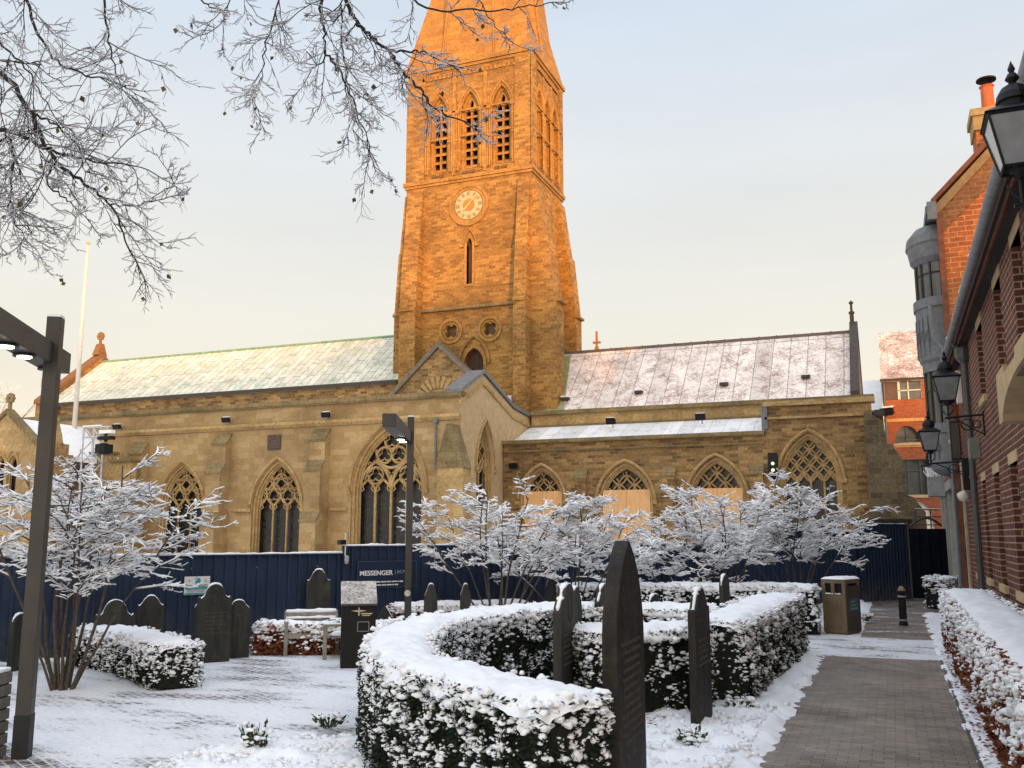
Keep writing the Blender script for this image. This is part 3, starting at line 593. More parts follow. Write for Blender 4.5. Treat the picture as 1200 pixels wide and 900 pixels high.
# --- tower
tx0, tx1, ty0, ty1 = -25.05, -17.3, 46.0, 51.2
tcx = (tx0+tx1)/2
lo = [arch(-20.68, 1.15, 9.9, 11.25, 12.1), foil(-22.1, 13.15, .42, 4, pi/4, amp=.22), foil(-19.75, 13.1, .42, 4, pi/4, amp=.22), arch(-21.0, .34, 15.75, 18.0, 18.4, 5)]
bwx = (-23.0, -21.05, -19.1); bz = (22.5, 25.85, 27.15); bww = 1.12
holes = lo + [arch(x, bww, *bz) for x in bwx]
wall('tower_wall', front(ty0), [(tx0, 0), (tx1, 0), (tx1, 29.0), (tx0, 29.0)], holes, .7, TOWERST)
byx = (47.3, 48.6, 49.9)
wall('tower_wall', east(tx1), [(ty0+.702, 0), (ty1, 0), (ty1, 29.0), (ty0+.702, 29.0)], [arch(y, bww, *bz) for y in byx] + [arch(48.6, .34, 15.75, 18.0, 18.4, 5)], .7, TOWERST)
mb = MB(); mb.box(tx0, tx0+.7, ty0+.702, ty1, 0, 29); mb.box(tx0+.702, tx1-.702, ty1-.7, ty1, 0, 29); mb.box(tx0+.71, tx1-.71, ty0+.71, ty1-.71, 28.6, 28.9); mb.box(tx0+.71, tx1-.71, ty0+.71, ty1-.71, 21.4, 21.7); part(mb, 'tower_core', TOWERST)
def course(z, h, p, mat=TDRESS, name='string_course'):
    mb = MB(); mb.box(tx0-p, tx1+p, ty0-p, ty0+.02, z, z+h); mb.box(tx1-.02, tx1+p, ty0+.021, ty1+p, z, z+h); mb.box(tx0-p, tx0+.02, ty0+.021, ty1+p, z, z+h); return part(mb, name, mat)
course(21.9, .22, .16); course(21.75, .14, .08); course(28.86, .26, .20); course(28.7, .15, .1); course(26.0, .1, .07); course(24.45, .1, .06)
# corbel table
mb = MB()
for i in range(22):
    x = tx0+1.05+i*(tx1-tx0-2.1)/21
    mb.prism([(x-.10, 28.22), (x+.10, 28.22), (x, 28.50)], front(ty0-.10), 0, .12)
for i in range(24):
    y = ty0+1.0+i*(ty1-ty0-2)/23; mb.prism([(y-.10, 28.22), (y+.10, 28.22), (y, 28.50)], east(tx1+.10), 0, .12)
part(mb, 'corbel_table', TDRESS, recalc=True)
# flat pilasters at the belfry corners
for x0, x1 in ((tx0, tx0+1.15), (tx1-.95, tx1)): mb = MB(); mb.box(x0-.02, x1+.02, ty0-.10, ty0+.01, 22.12, 28.7); part(mb, 'pilaster', TOWERST)
for y0, y1 in ((ty0-.10, ty0+.6), (ty1-.6, ty1)): mb = MB(); mb.box(tx1-.01, tx1+.10, y0, y1, 22.12, 28.7); part(mb, 'pilaster', TOWERST)
# belfry windows with louvres
SOOTY = plain('sooty_stone', (.16, .09, .04), .9)
def belfry(fn, cx):
    root = MB(); o2 = arch(cx, bww-.28, bz[0], bz[1], bz[2]-.2)
    ring(root, fn, arch(cx, bww-.002, bz[0], bz[1], bz[2]-.001), o2, .18, .16)
    hp = arch(cx, bww+.34, bz[1], bz[1], bz[2]+.30, 10)[1:-1]; root.tube([fn(a, b, -.02) for a, b in hp], .07, 6)
    hp = arch(cx, bww+.12, bz[0]+.2, bz[1], bz[2]+.08, 10); root.tube([fn(a, b, -.02) for a, b in hp], .05, 6)
    for s_ in (-1, 1):
        for k, dx in enumerate((.70, .82)): root.tube([fn(cx+s_*dx, bz[0]-.05, -.05), fn(cx+s_*dx, bz[1]+.05, -.05)], .055, 6)
        p = fn(cx+s_*.72, bz[1]+.05, -.06); root.box(p[0]-.13, p[0]+.13, p[1]-.13, p[1]+.13, p[2]-.06, p[2]+.12)
        p = fn(cx+s_*.72, bz[0]+1.75, -.06); root.box(p[0]-.10, p[0]+.10, p[1]-.10, p[1]+.10, p[2]-.05, p[2]+.05)
    r = part(root, 'belfry_window', TDRESS, recalc=True)
    tr = MB(); lw = .33
    hl = [arch(cx+s_*.21, lw, bz[0]+.06, bz[1]-.05, bz[1]+.32, 6) for s_ in (-1, 1)] + [vesica(cx, bz[1]+.62, .13, .25)]
    put(tr, plate(arch(cx, bww-.26, bz[0], bz[1], bz[2]-.18), hl, .16, .26), fn); tr.build('tracery', TDRESS, r, recalc=True)
    lv = MB()
    for i in range(7):
        z = bz[0]+.14+i*.50
        lv.prism([(z, 0), (z+.13, 0), (z+.34, .34), (z+.21, .34)], (lambda a, b, d: fn(cx-.42+d, a, .28+b)), 0, .84)
    lv.build('louvre', TDRESS, r, recalc=True)
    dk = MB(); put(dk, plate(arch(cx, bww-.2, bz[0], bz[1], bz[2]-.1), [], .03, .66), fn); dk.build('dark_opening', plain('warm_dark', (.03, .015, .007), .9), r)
    for s_ in (-1, 1): bs = MB(); p = fn(cx+s_*.22, bz[0]-.22, -.02); bs.box(p[0]-.13, p[0]+.13, p[1]-.13, p[1]+.13, p[2]-.12, p[2]+.06); bs.build('sill_bracket', SOOTY, r)
for x in bwx: belfry(front(ty0), x)
for y in byx: belfry(east(tx1), y)
# flat shafts between the belfry windows
for x in (-22.03, -20.08): mb = MB(); mb.box(x-.10, x+.10, ty0-.07, ty0+.01, 22.2, 28.2); part(mb, 'shaft', TDRESS)
for y in (47.95, 49.25): mb = MB(); mb.box(tx1-.01, tx1+.07, y-.1, y+.1, 22.2, 28.2); part(mb, 'shaft', TDRESS)
# battered corner buttresses: sloping above 14.4 m, upright below
def clasp(x0, x1, y0, y1, dx, dy):
    """footprint at the top x0..x1,y0..y1; grows by (dx,dy) to the foot of the slope"""
    mb = MB(); zt, zm, z1 = 21.4, 14.55, 14.4
    def rect(z, k):
        a0, a1 = (x0+min(0, dx)*k, x1+max(0, dx)*k); b0, b1 = (y0+min(0, dy)*k, y1+max(0, dy)*k)
        return [(a0, b0, z), (a1, b0, z), (a1, b1, z), (a0, b1, z)]
    lv = [rect(0, .98), rect(z1-.1, .98), rect(z1-.1, 1.15), rect(z1+.03, 1.15), rect(zm, .95), rect(18.0, .62), rect(18.02, .52), rect(zt, .06)]
    vs = [p for l in lv for p in l]; fs = [(3, 2, 1, 0)]
    for i in range(len(lv)-1):
        for k in range(4): fs.append((i*4+k, i*4+(k+1) % 4, i*4+4+(k+1) % 4, i*4+4+k))
    n = len(vs)-4; fs.append((n, n+1, n+2, n+3)); mb.add(vs, fs); return mb
BT = [clasp(tx0+.15, tx0+1.15, ty0-.12, ty0+.4, 0, -.75), clasp(tx1-.75, tx1-.05, ty0-.12, ty0+.4, 0, -.75), clasp(tx1-.3, tx1+.10, ty0-.1, ty0+1.1, 1.35, 0), clasp(tx1-.3, tx1+.10, ty1-1.0, ty1, 1.05, 0), clasp(tx0-.1, tx0+.4, ty0+.1, ty0+1.2, -.62, 0)]
for mb in BT: part(mb, 'tower_buttress', TOWERST, recalc=True)
mb = MB(); mb.box(tx0+1.15, tx1-.75, ty0-.22, ty0+.01, 14.32, 14.48); mb.box(tx1-.01, tx1+.22, ty0+1.3, ty1-1.3, 14.3, 14.48); part(mb, 'string_course', COPING)
# quatrefoil windows, slit, louvre door
for x, z in ((-22.1, 13.15), (-19.75, 13.1)):
    mb = MB(); circ = [(x+.72*cos(2*pi*i/28), z+.72*sin(2*pi*i/28)) for i in range(28)]; circ2 = [(x+.56*cos(2*pi*i/28), z+.56*sin(2*pi*i/28)) for i in range(28)]
    ring(mb, front(ty0), circ, circ2, -.09, .1); mb.tube([(x+.46*cos(2*pi*i/24), ty0-.02, z+.46*sin(2*pi*i/24)) for i in range(25)], .04, 5)
    q = part(mb, 'quatrefoil_window', TDRESS, recalc=True); mb = MB(); put(mb, plate(foil(x, z, .46, 4, pi/4, amp=.22), [], .03, .3), front(ty0)); mb.build('glass', TGLASS, q)
for fn, cx in ((front(ty0), -21.0), (east(tx1), 48.6)):
    mb = MB(); ring(mb, fn, arch(cx, .62, 15.6, 18.0, 18.65, 6), arch(cx, .34, 15.75, 18.0, 18.4, 5), -.05, .3); mb.tube([fn(a, b, -.05) for a, b in arch(cx, .78, 17.9, 18.0, 18.85, 8)], .05, 5)
    for s_ in (-1, 1): p = fn(cx+s_*.46, 17.95, -.05); mb.box(p[0]-.1, p[0]+.1, p[1]-.1, p[1]+.1, p[2]-.08, p[2]+.08)
    q = part(mb, 'slit_window', TDRESS, recalc=True); mb = MB(); put(mb, plate(arch(cx, .36, 15.7, 18.0, 18.42, 5), [], .03, .25), fn); mb.build('glass', TGLASS, q)
mb = MB(); ring(mb, front(ty0), arch(-20.68, 1.45, 9.9, 11.25, 12.4), arch(-20.68, 1.15, 9.95, 11.25, 12.1), -.06, .2); mb.tube([(a, ty0-.07, b) for a, b in arch(-20.68, 1.8, 11.2, 11.25, 12.75)], .08, 6)
q = part(mb, 'louvre_opening', TDRESS, recalc=True)
mb = MB(); put(mb, plate(arch(-20.68, 1.16, 9.9, 11.25, 12.1), [], .06, .3), front(ty0)); 
for i in range(4): mb.box(-21.15+i*.3, -21.11+i*.3, ty0+.27, ty0+.31, 9.95, 11.8)
mb.build('door', plain('brown_door', (.075, .04, .025), .8), q)
# clock
ck = (-21.06, 20.32)
def disc(r, y0, y1, n=48): 
    m_ = MB(); m_.prism([(ck[0]+r*cos(2*pi*i/n), ck[1]+r*sin(2*pi*i/n)) for i in range(n)], front(y0), 0, y1-y0); return m_
mb = MB(); N48 = lambda r: [(ck[0]+r*cos(2*pi*i/48), ck[1]+r*sin(2*pi*i/48)) for i in range(48)]
ring(mb, front(ty0), N48(1.22), N48(1.06), -.10, .11); ring(mb, front(ty0), N48(1.10), N48(.85), -.05, .06); clock = part(mb, 'clock', TDRESS, recalc=True)
disc(.88, ty0-.05, ty0-.005).build('clock_face', plain('clock_face_cream', (.50, .42, .24), .6, var=.25, scale=4), clock)
mb = MB(); ring(mb, front(ty0), N48(.36), N48(.30), -.062, .01)
for i in range(12):
    a = pi/2 - i*pi/6; ax = Vector((cos(a), 0, sin(a))); tz = Vector((-sin(a), 0, cos(a)))
    for k in ((-1, 0, 1) if i % 3 else (-1, 0, 1, 2)): mb.obox(Vector((ck[0], ty0-.058, ck[1])) + ax*.69 + tz*(k*.055), ax, Vector((0, 1, 0)), tz, .115, .006, .014)
mb.build('numerals', plain('clock_numeral', (.30, .20, .08), .6), clock)
disc(.34, ty0-.066, ty0-.052).build('clock_centre', plain('clock_centre_brown', (.42, .20, .06), .7), clock)
for ln, wd, a in ((.42, .055, R(222)), (.76, .035, R(46))):
    ax = Vector((cos(a), 0, sin(a))); tz = Vector((-sin(a), 0, cos(a))); mb = MB(); mb.obox(Vector((ck[0], ty0-.10-.02*(ln > .5), ck[1])) + ax*(ln/2-.06), ax, Vector((0, 1, 0)), tz, ln/2+.06, .008, wd); mb.build('clock_hand', GOLD, clock)
# spire: octagon with corner broaches
za = 60.0; zb = 29.10; h = (tx1-tx0)/2+.12; hy = (ty1-ty0)/2+.12; cx, cyy = tcx, (ty0+ty1)/2; k = math.tan(pi/8)
mb = MB(); oct_ = [(cx+a*h, cyy+b*hy, zb) for a, b in ((-k,-1),(k,-1),(1,-k),(1,k),(k,1),(-k,1),(-1,k),(-1,-k))]
mb.add(oct_ + [(cx, cyy, za)], [(i, (i+1) % 8, 8) for i in range(8)])
for a, b, i, j in ((-1,-1,7,0), (1,-1,1,2), (1,1,3,4), (-1,1,5,6)):
    t = 7.5/(za-zb); m1 = [(oct_[i][q]+oct_[j][q])/2 for q in range(2)]; top = (m1[0]*(1-t)+cx*t, m1[1]*(1-t)+cyy*t, zb+7.5)
    P_ = [(cx+a*h, cyy+b*hy, zb), oct_[i], oct_[j], top]; mb.add(P_, [(0, 1, 3), (0, 3, 2), (1, 2, 3), (0, 2, 1)])
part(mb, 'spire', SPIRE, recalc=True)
mb = MB()
for q in (oct_[0], oct_[1], oct_[2]): mb.tube([q, (cx, cyy, za)], [.09, .03], 5)
part(mb, 'spire_rib', TDRESS)

# --- south porch
yp = 32.5
pw = [(-39.35, .62, 3.9, 5.2, 5.75), (-38.55, .62, 3.9, 5.2, 5.75)]
wall('porch_wall', front(yp), [(-42.4, 0), (-36.3, 0), (-36.3, 5.4), (-37.0, 6.1), (-39.15, 7.75), (-42.4, 5.4)], [arch(*q, 5) for q in pw], .5, DRESSED)
for q in pw:
    mb = MB(); ring(mb, front(yp), arch(*q, 5), arch(q[0], q[1]-.16, q[2], q[3], q[4]-.1, 5), .12, .12); mb.tube([(a, yp-.03, b) for a, b in arch(q[0], q[1]+.2, q[3]-.2, q[3], q[4]+.25, 6)], .05, 5); wd = part(mb, 'window', DRESSED, recalc=True)
    mb = MB(); put(mb, plate(arch(*q, 5), [], .03, .3), front(yp)); mb.build('glass', GLASS, wd)
mb = MB()
for a0, b0 in ((-36.9, 6.0), (-42.5, 5.3)): mb.prism([(a0, b0), (-39.15, 7.78), (-39.15, 8.0), (a0, b0+.22)], front(yp-.1), 0, .45)
part(mb, 'gable_coping', COPING, recalc=True)
mb = MB(); mb.prism([(-42.5, 5.2), (-39.15, 7.6), (-36.5, 5.75), (-36.5, 5.5), (-39.15, 7.35), (-42.5, 5.0)], front(yp+.45), 0, yN-yp-.45); part(mb, 'porch_roof', SNOW, recalc=True)
cross(-39.15, yp+.1, 7.95, .75, plain('cross_stone2', (.30, .21, .10), .9))
mb = MB(); mb.box(-36.6, -35.6, yp-.3, yp+.7, 0, 5.6); mb.box(-36.5, -35.7, yp-.2, yp+.6, 5.6, 6.2); mb.box(-36.65, -35.55, yp-.35, yp+.75, 5.55, 5.7); mb.lathe((-36.1, yp+.2, 6.2), [(.5, 0), (.42, .05), (.3, .5), (.12, 1.0), (.16, 1.1), (.0, 1.3)], 4)
for i in range(3): mb.box(-36.3+i*.1, -36.25+i*.1, yp-.24, yp-.19, 3.5, 5.2)
part(mb, 'pinnacle', masonry('porch_pinnacle', (.36, .24, .11), (.28, .18, .08), (.2, .13, .06), .5, .3, .008))
# low vestry wall with a snowed roof
wall('vestry_wall', front(35.6), [(-37, 0), (-34.3, 0), (-34.3, 5.55), (-35.6, 5.55), (-35.6, 5.95), (-40, 5.95), (-40, 0)], [], .4, DRESSED)
mb = MB(); mb.box(-40, -35.55, 35.45, 36.1, 5.93, 6.08); mb.box(-35.6, -34.2, 35.45, 36.1, 5.53, 5.68); part(mb, 'vestry_coping', COPING)
mb = MB(); mb.prism([(-41.5, 6.1), (-40.4, 7.3), (-39.6, 7.3), (-37.4, 6.1)], front(35.9), 0, 1.3); part(mb, 'vestry_roof', SNOW, recalc=True)

# ---- unseen blocks added behind the camera; their heights and gaps place the shadow lines
tdir = Vector((SUN_AZ.x, SUN_AZ.y, 0)); qd = Vector((.8, .6, 0))
def add_sun_blocker(q0, q1, h, lab, dist=112):
    c = tdir*dist + qd*((q0+q1)/2); t = thing('sun_blocker', lab, 'house', tuple(c), 'sun blockers added behind the camera')
    mb = MB(); Z = Vector((0, 0, 1)); mb.obox(c + Z*(h-2.5)/2, qd, tdir, Z, (q1-q0)/2, 5, (h-2.5)/2); mb.build('wall', REDBRICK, t)
    mb = MB(); fn = lambda a, b, d: tuple(c + tdir*a + Z*b + qd*d)
    mb.prism([(-5.4, h-2.6), (0, h), (5.4, h-2.6)], fn, -(q1-q0)/2-.2, (q1-q0)/2+.2); mb.build('roof', TILE, t, recalc=True)

add_sun_blocker(-16, 4.5, 24.2, 'long unseen brick block added behind the camera to shade the nave')
add_sun_blocker(4.7, 18.4, 26.0, 'tallest unseen brick block added behind the camera to shade the lower tower')
add_sun_blocker(18.6, 24.5, 15.7, 'low unseen brick block added behind the camera, letting sun onto the orange gable')
add_sun_blocker(24.7, 32, 25.5, 'unseen brick block added behind the camera at the end of the sun-blocking row')
add_sun_blocker(32.2, 48, 18.9, 'unseen brick block added behind the camera to shade the foot of the far building')
# ================================================================ hoarding
HA = Vector((-11.5, 13.28, 0)); HD = Vector((10.45, 17.43, 0)).normalized(); HN = Vector((HD.y, -HD.x, 0)); ZV = Vector((0, 0, 1))
def hpt(s, n=0., z=0.): return HA + HD*s + HN*n + ZV*z
def hs_at(px):
    d = ray(px, 640); # intersect the hoarding line with a picture column
    det = HD.x*(-d.y) + d.x*HD.y; return ((-HA.x)*(-d.y) + d.x*(-HA.y))/det
def hoard_pt(px, py, n=0.):
    s = hs_at(px); q = hpt(s); d = ray(px, py); return s, EYE + d.z*(q.y/d.y)
def corrugated(p0, dirv, nrm, length, h, pitch=.2):
    mb = MB(); prof = []; s = 0
    while s < length:
        prof += [(s, 0), (min(length, s+pitch*.72), 0), (min(length, s+pitch*.77), .042), (min(length, s+pitch*.95), .042)]; s += pitch
    prof.append((length, 0)); vs = []
    for s, n in prof: q = p0 + dirv*s + nrm*n; vs += [q, q + ZV*h]
    mb.add(vs, [(2*i, 2*i+2, 2*i+3, 2*i+1) for i in range(len(prof)-1)])
    q0, q1 = p0 - nrm*.03, p0 + dirv*length - nrm*.03
    mb.add([q0, q1, q1+ZV*h, q0+ZV*h], [(0, 1, 2, 3)]); return mb
def lump_line(p0, p1, r, step=.06, flat=.75, seed=0):
    mb = MB(); n = max(2, int((p1-p0).length/step)); pts = []; rs = []
    for i in range(n+1):
        q = p0.lerp(p1, i/n); k = .75 + .6*noise.noise((q.x*3+seed, q.y*3, 1)) + .3*noise.noise((q.x*11, q.y*11+seed, 2))
        pts.append(q + ZV*r*.3*k); rs.append(max(.006, r*k))
    mb.tube(pts, rs, 7, True, flat); return mb
hoard = thing('hoarding', 'long navy corrugated site hoarding topped with snow, carrying the white lettered board', 'hoarding', tuple(HA))
runs = [(-6, 3.1, 1.63), (3.1, 13.2, 1.765), (13.2, 20.32, 2.10)]
for s0, s1, h_ in runs:
    corrugated(hpt(s0), HD, HN, s1-s0, h_).build('panel', NAVY, hoard)
    mb = MB(); mb.obox(hpt((s0+s1)/2, 0, h_+.012), HD, HN, ZV, (s1-s0)/2, .05, .012); mb.build('top_rail', NAVY, hoard)
    lump_line(hpt(s0, 0, h_+.024), hpt(s1, 0, h_+.024), .045, seed=s0).build('snow', SNOW, hoard, smooth=True)
for s in (3.1, 13.2): mb = MB(); mb.obox(hpt(s, .02, .9), HD, HN, ZV, .04, .035, .9); mb.build('post', NAVY, hoard)
for k_, (s0, s1) in enumerate(((-6, 7), (7, 20.3))): lump_line(hpt(s0, .08, .0), hpt(s1, .08, .0), .10, .09, .6, seed=40+k_).build('base_drift', SNOW, hoard, smooth=True)
mb = MB()
for i in range(22):
    for z in (.25, 1.42): mb.obox(hpt(-5.8+i*1.19, .032, z), HD, HN, ZV, .018, .006, .018)
mb.build('fixings', GREYPAINT, hoard)
PB = hpt(20.32); PC = Vector((.42, 32.95, 0)); dv = (PC-PB).normalized(); nv = Vector((dv.y, -dv.x, 0))
ang = thing('angled_hoarding', 'taller navy corrugated panel angled beside the dark gateway, behind the bollard', 'hoarding panel', tuple(PB))
corrugated(PB, dv, nv, (PC-PB).length, 2.32, .17).build('panel', NAVY, ang)
mb = MB(); mb.obox(PB.lerp(PC, .5)+ZV*2.335, dv, nv, ZV, (PC-PB).length/2, .04, .014); mb.build('top_rail', GREYPAINT, ang)
mb = MB(); mb.tube([PC+Vector((.02, -.02, 0)), PC+Vector((.0, -.02, 2.4))], .035, 6); mb.build('post', GREYPAINT, ang)
lump_line(PB+ZV*2.35, PB.lerp(PC, .95)+ZV*2.35, .02).build('snow', SNOW, ang, smooth=True)
gate = thing('site_gate', 'near-black solid gate closing the alley at the end of the path', 'gate', (1.0, 33.4, 0))
corrugated(Vector((.47, 33.4, 0)), Vector((1, 0, 0)), Vector((0, -1, 0)), 1.35, 2.2, .3).build('panel', plain('dark_gate', (.005, .007, .012), .9, spec=.08), gate)
mb = MB(); mb.tube([(1.72, 33.2, 0), (1.72, 33.2, 2.3)], .04, 6); mb.build('post', GREYPAINT, gate)
rail = thing('handrail', 'snow-dusted dark metal handrail rising above the closed gate', 'handrail', (.9, 35, 0))
mb = MB()
for z in (2.35, 2.62, 2.86): mb.tube([(.72, 35, z), (1.62, 35, z - .02)], .022, 6)
for x in (.72, 1.2, 1.62): mb.tube([(x, 35, 0), (x, 35, 2.86)], .022, 6)
mb.tube([(.55+.1*i, 35.4, 2.3+.28*sin(pi*i/10)) for i in range(11)], .05, 6)
mb.build('rails', DARKMETAL, rail); lump_line(Vector((.72, 35, 2.88)), Vector((1.62, 35, 2.86)), .02).build('snow', SNOW, rail, smooth=True)

def board_on_hoarding(px0, py0, px1, py1, off):
    s0, z0 = hoard_pt(px0, py1); s1, z1 = hoard_pt(px1, py0); return s0, s1, z0, z1
def hfn(s, z, n): return lambda a, b, d: tuple(hpt(s+a, n, z+b) + HN*d)
s0, s1, z0, z1 = board_on_hoarding(418, 656.5, 487, 690, 0)
sb = thing('company_board', 'navy board with white lettering fixed to the hoarding behind the tall lamp post', 'sign', tuple(hpt((s0+s1)/2, .04, z0)))
mb = MB(); mb.obox(hpt((s0+s1)/2, .043, (z0+z1)/2), HD, HN, ZV, (s1-s0)/2, .012, (z1-z0)/2); mb.build('panel', NAVYSIGN, sb)
mb = MB(); e = .012
for a0, a1, b0, b1 in ((s0, s1, z1-e, z1), (s0, s1, z0, z0+e), (s0, s0+e, z0, z1), (s1-e, s1, z0, z1)): mb.obox(hpt((a0+a1)/2, .057, (b0+b1)/2), HD, HN, ZV, (a1-a0)/2, .003, (b1-b0)/2)
mb.build('frame', plain('sign_edge', (.05, .08, .14), .5), sb)
def lettering(txt, px0, px1, py, ph, par, mat, n=.058, bold=.0, serif=False):
    a0, _ = hoard_pt(px0, py); a1, zz = hoard_pt(px1, py); V, F = text_mesh(txt, 1, .0, 0)
    xs = [v[0] for v in V]; ys = [v[1] for v in V]; k = (a1-a0)/(max(xs)-min(xs)); _, zt = hoard_pt((px0+px1)/2, py-ph/2); _, zb_ = hoard_pt((px0+px1)/2, py+ph/2); kz = (zt-zb_)/(max(ys)-min(ys))
    V, F = text_mesh(txt, 1, .004/k, bold); mx, my = (max(xs)+min(xs))/2, (max(ys)+min(ys))/2
    mb = MB(); mb.add([hpt((a0+a1)/2 + (v[0]-mx)*k, n + v[2]*k, zz + (v[1]-my)*kz) for v in V], F); 
    if serif:
        # small serif feet at the letter ends, as in the photograph's face
        pass
    return mb.build('lettering', mat, par)
lettering('MESSENGER', 421, 459, 670.8, 5.4, sb, WHITEINK, bold=.022)
lettering('| BCM', 462, 474, 670.2, 5, sb, plain('grey_lettering', (.30, .33, .38), .6))
mb = MB(); random.seed(5)
for (pa, pb, py) in ((428, 473, 682.3), (440, 463.5, 685.6)):
    a0, zz = hoard_pt(pa, py); a1, _ = hoard_pt(pb, py); a = a0
    while a < a1-.02: l = random.uniform(.03, .12); mb.obox(hpt(a+l/2, .0575, zz), HD, HN, ZV, l/2, .003, .012); a += l+.018
mb.build('small_print', WHITEINK, sb)
s0, s1, z0, z1 = board_on_hoarding(217.5, 675, 247, 697.5, 0)
sg = thing('warning_sign', 'white and teal warning sign on the hoarding above the twin gravestones', 'sign', tuple(hpt((s0+s1)/2, .04, z0)))
cs, cz = (s0+s1)/2, (z0+z1)/2; hw, hh = (s1-s0)/2, (z1-z0)/2
mb = MB(); mb.obox(hpt(cs, .043, cz), HD, HN, ZV, hw, .008, hh); mb.build('panel', plain('sign_white', (.66, .70, .70), .5, var=.05), sg)
TEAL = plain('sign_teal', (.06, .30, .33), .5, var=.05)
mb = MB(); fn = hfn(cs, cz, .052); mb.prism([(hw*.25*cos(i*pi/12), hh*.55+hw*.25*sin(i*pi/12)) for i in range(24)], fn, 0, .004); mb.obox(hpt(cs, .054, cz-hh*.28), HD, HN, ZV, hw*.92, .002, hh*.13); mb.obox(hpt(cs, .054, cz-hh*.88), HD, HN, ZV, hw*.98, .002, hh*.08); mb.build('teal_marks', TEAL, sg)
mb = MB()
for k in (-.62, .62): mb.prism([(hw*(k-.14), hh*.42), (hw*(k+.14), hh*.42), (hw*k, hh*.78)], fn, 0, .004)
mb.build('hazard_triangle', plain('sign_yellow', (.62, .48, .10), .5), sg)
mb = MB()
for k in range(2): mb.obox(hpt(cs-hw*.1, .054, cz-hh*(.50+.16*k)), HD, HN, ZV, hw*.7, .002, hh*.04)
mb.build('small_print', plain('sign_grey', (.35, .38, .38), .6), sg)
lettering('WARNING', 221, 244, 686.2, 3.6, sg, plain('sign_dark', (.10, .14, .15), .6), n=.053, bold=.01)
s, z = hoard_pt(403, 644)
cc = thing('security_camera', 'small camera and lamp on a short pole at the step in the hoarding', 'camera', tuple(hpt(s, .06, z)))
mb = MB(); mb.tube([hpt(s, .06, z-.12), hpt(s, .06, z+.32)], .014, 6); mb.build('pole', WHITEPAINT, cc)
mb = MB(); mb.obox(hpt(s-.10, .10, z+.14), HD, HN, ZV, .06, .07, .045); mb.build('camera_body', BLACK, cc)
mb = MB(); mb.lathe(tuple(hpt(s+.02, .09, z-.28)), [(.0, 0), (.03, .01), (.045, .06), (.045, .14), (.02, .17)], 10); mb.build('lamp', plain('lamp_grey', (.42, .43, .43), .4), cc)

# ================================================================ brick buildings on the right
WX = 1.75; b1 = thing('brick_building', 'dark red brick building with snowy gutter and recessed sash windows along the path', 'building', (WX, 16, 0))
wins = [(22.75, 23.65, 4.55, 5.95), (19.15, 20.15, 4.57, 5.95), (15.8, 16.75, 4.55, 5.95), (13.3, 14.25, 4.55, 5.95), (10.6, 11.5, 4.55, 5.95), (23.3, 24.15, 1.15, 3.08), (20.75, 21.5, 1.15, 3.08), (18.15, 19.05, 1.15, 3.08), (15.55, 16.5, 1.15, 3.08), (12.2, 13.1, 1.15, 3.08)]
mb = MB(); put(mb, plate([(4, 0), (26.2, 0), (26.2, 6.25), (4, 6.25)], [[(a, c), (b, c), (b, d), (a, d)] for a, b, c, d in wins], .32), west(WX)); mb.box(WX+.32, 9, 25.9, 26.2, 0, 6.25); mb.box(WX+.32, 9, 4, 4.3, 0, 6.25); mb.build('wall', REDBRICK, b1, recalc=True)
for a, b, c, d in wins:
    fr = MB(); fw = .055
    for q in ((a, a+fw, c, d), (b-fw, b, c, d), (a, b, d-fw, d), (a, b, c, c+fw), (a, b, (c+d)/2-.02, (c+d)/2+.02), ((a+b)/2-.012, (a+b)/2+.012, c, d)): fr.box(WX+.17, WX+.225, q[0], q[1], q[2], q[3])
    wn = fr.build('window', WHITEPAINT, b1)
    g_ = MB(); g_.box(WX+.195, WX+.2, a+.01, b-.01, c+.01, d-.01); g_.build('pane', WINGLASS, wn)
    g_ = MB(); g_.box(WX-.06, WX+.17, a-.08, b+.08, c-.13, c); g_.build('sill', plain('sill_stone', (.36, .29, .18), .9), wn) if False else g_.build('sill', PLASTERSTONE, wn)
    g_ = MB(); g_.box(WX-.012, WX+.16, a-.1, b+.1, d, d+.17); g_.build('lintel', PLASTERSTONE, wn)
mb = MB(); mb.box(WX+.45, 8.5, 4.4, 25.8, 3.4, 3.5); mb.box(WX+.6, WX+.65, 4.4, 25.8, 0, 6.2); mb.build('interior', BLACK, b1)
mb = MB(); mb.prism([(WX-.30, 6.22), (5.4, 9.2), (9.2, 6.2), (9.2, 6.0), (5.4, 9.0), (WX-.2, 6.1)], lambda a, b, d: (a, d, b), 3.8, 26.35); mb.build('roof', TILE, b1, recalc=True)
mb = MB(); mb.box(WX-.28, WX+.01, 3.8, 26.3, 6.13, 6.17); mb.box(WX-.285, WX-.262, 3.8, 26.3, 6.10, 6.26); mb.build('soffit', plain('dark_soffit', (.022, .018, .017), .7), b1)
mb = MB(); prof = [(WX-.34+.075*cos(a), 6.27+.075*sin(a)) for a in [pi+pi*i/8 for i in range(9)]]; mb.prism(prof, lambda a, b, d: (a, d, b), 3.7, 26.35); gt = mb.build('gutter', plain('pale_gutter', (.26, .265, .27), .6), b1, recalc=True)
lump_line(Vector((WX-.34, 3.8, 6.27)), Vector((WX-.34, 26.3, 6.27)), .075, .05).build('snow', SNOW, gt, smooth=True)
mb = MB(); mb.tube([(WX-.09, 22.4, 0), (WX-.09, 22.4, 5.75)], .065, 8); mb.lathe((WX-.11, 22.4, 5.7), [(.07, 0), (.16, .12), (.17, .34), (.12, .36)], 8); mb.tube([(WX-.11, 22.4, 6.0), (WX-.34, 22.4, 6.2)], .05, 6)
for z in (1.5, 3.2, 4.9): mb.lathe((WX-.09, 22.4, z), [(.08, 0), (.08, .06)], 8)
mb.build('downpipe', plain('pipe_grey', (.085, .085, .08), .5), b1)
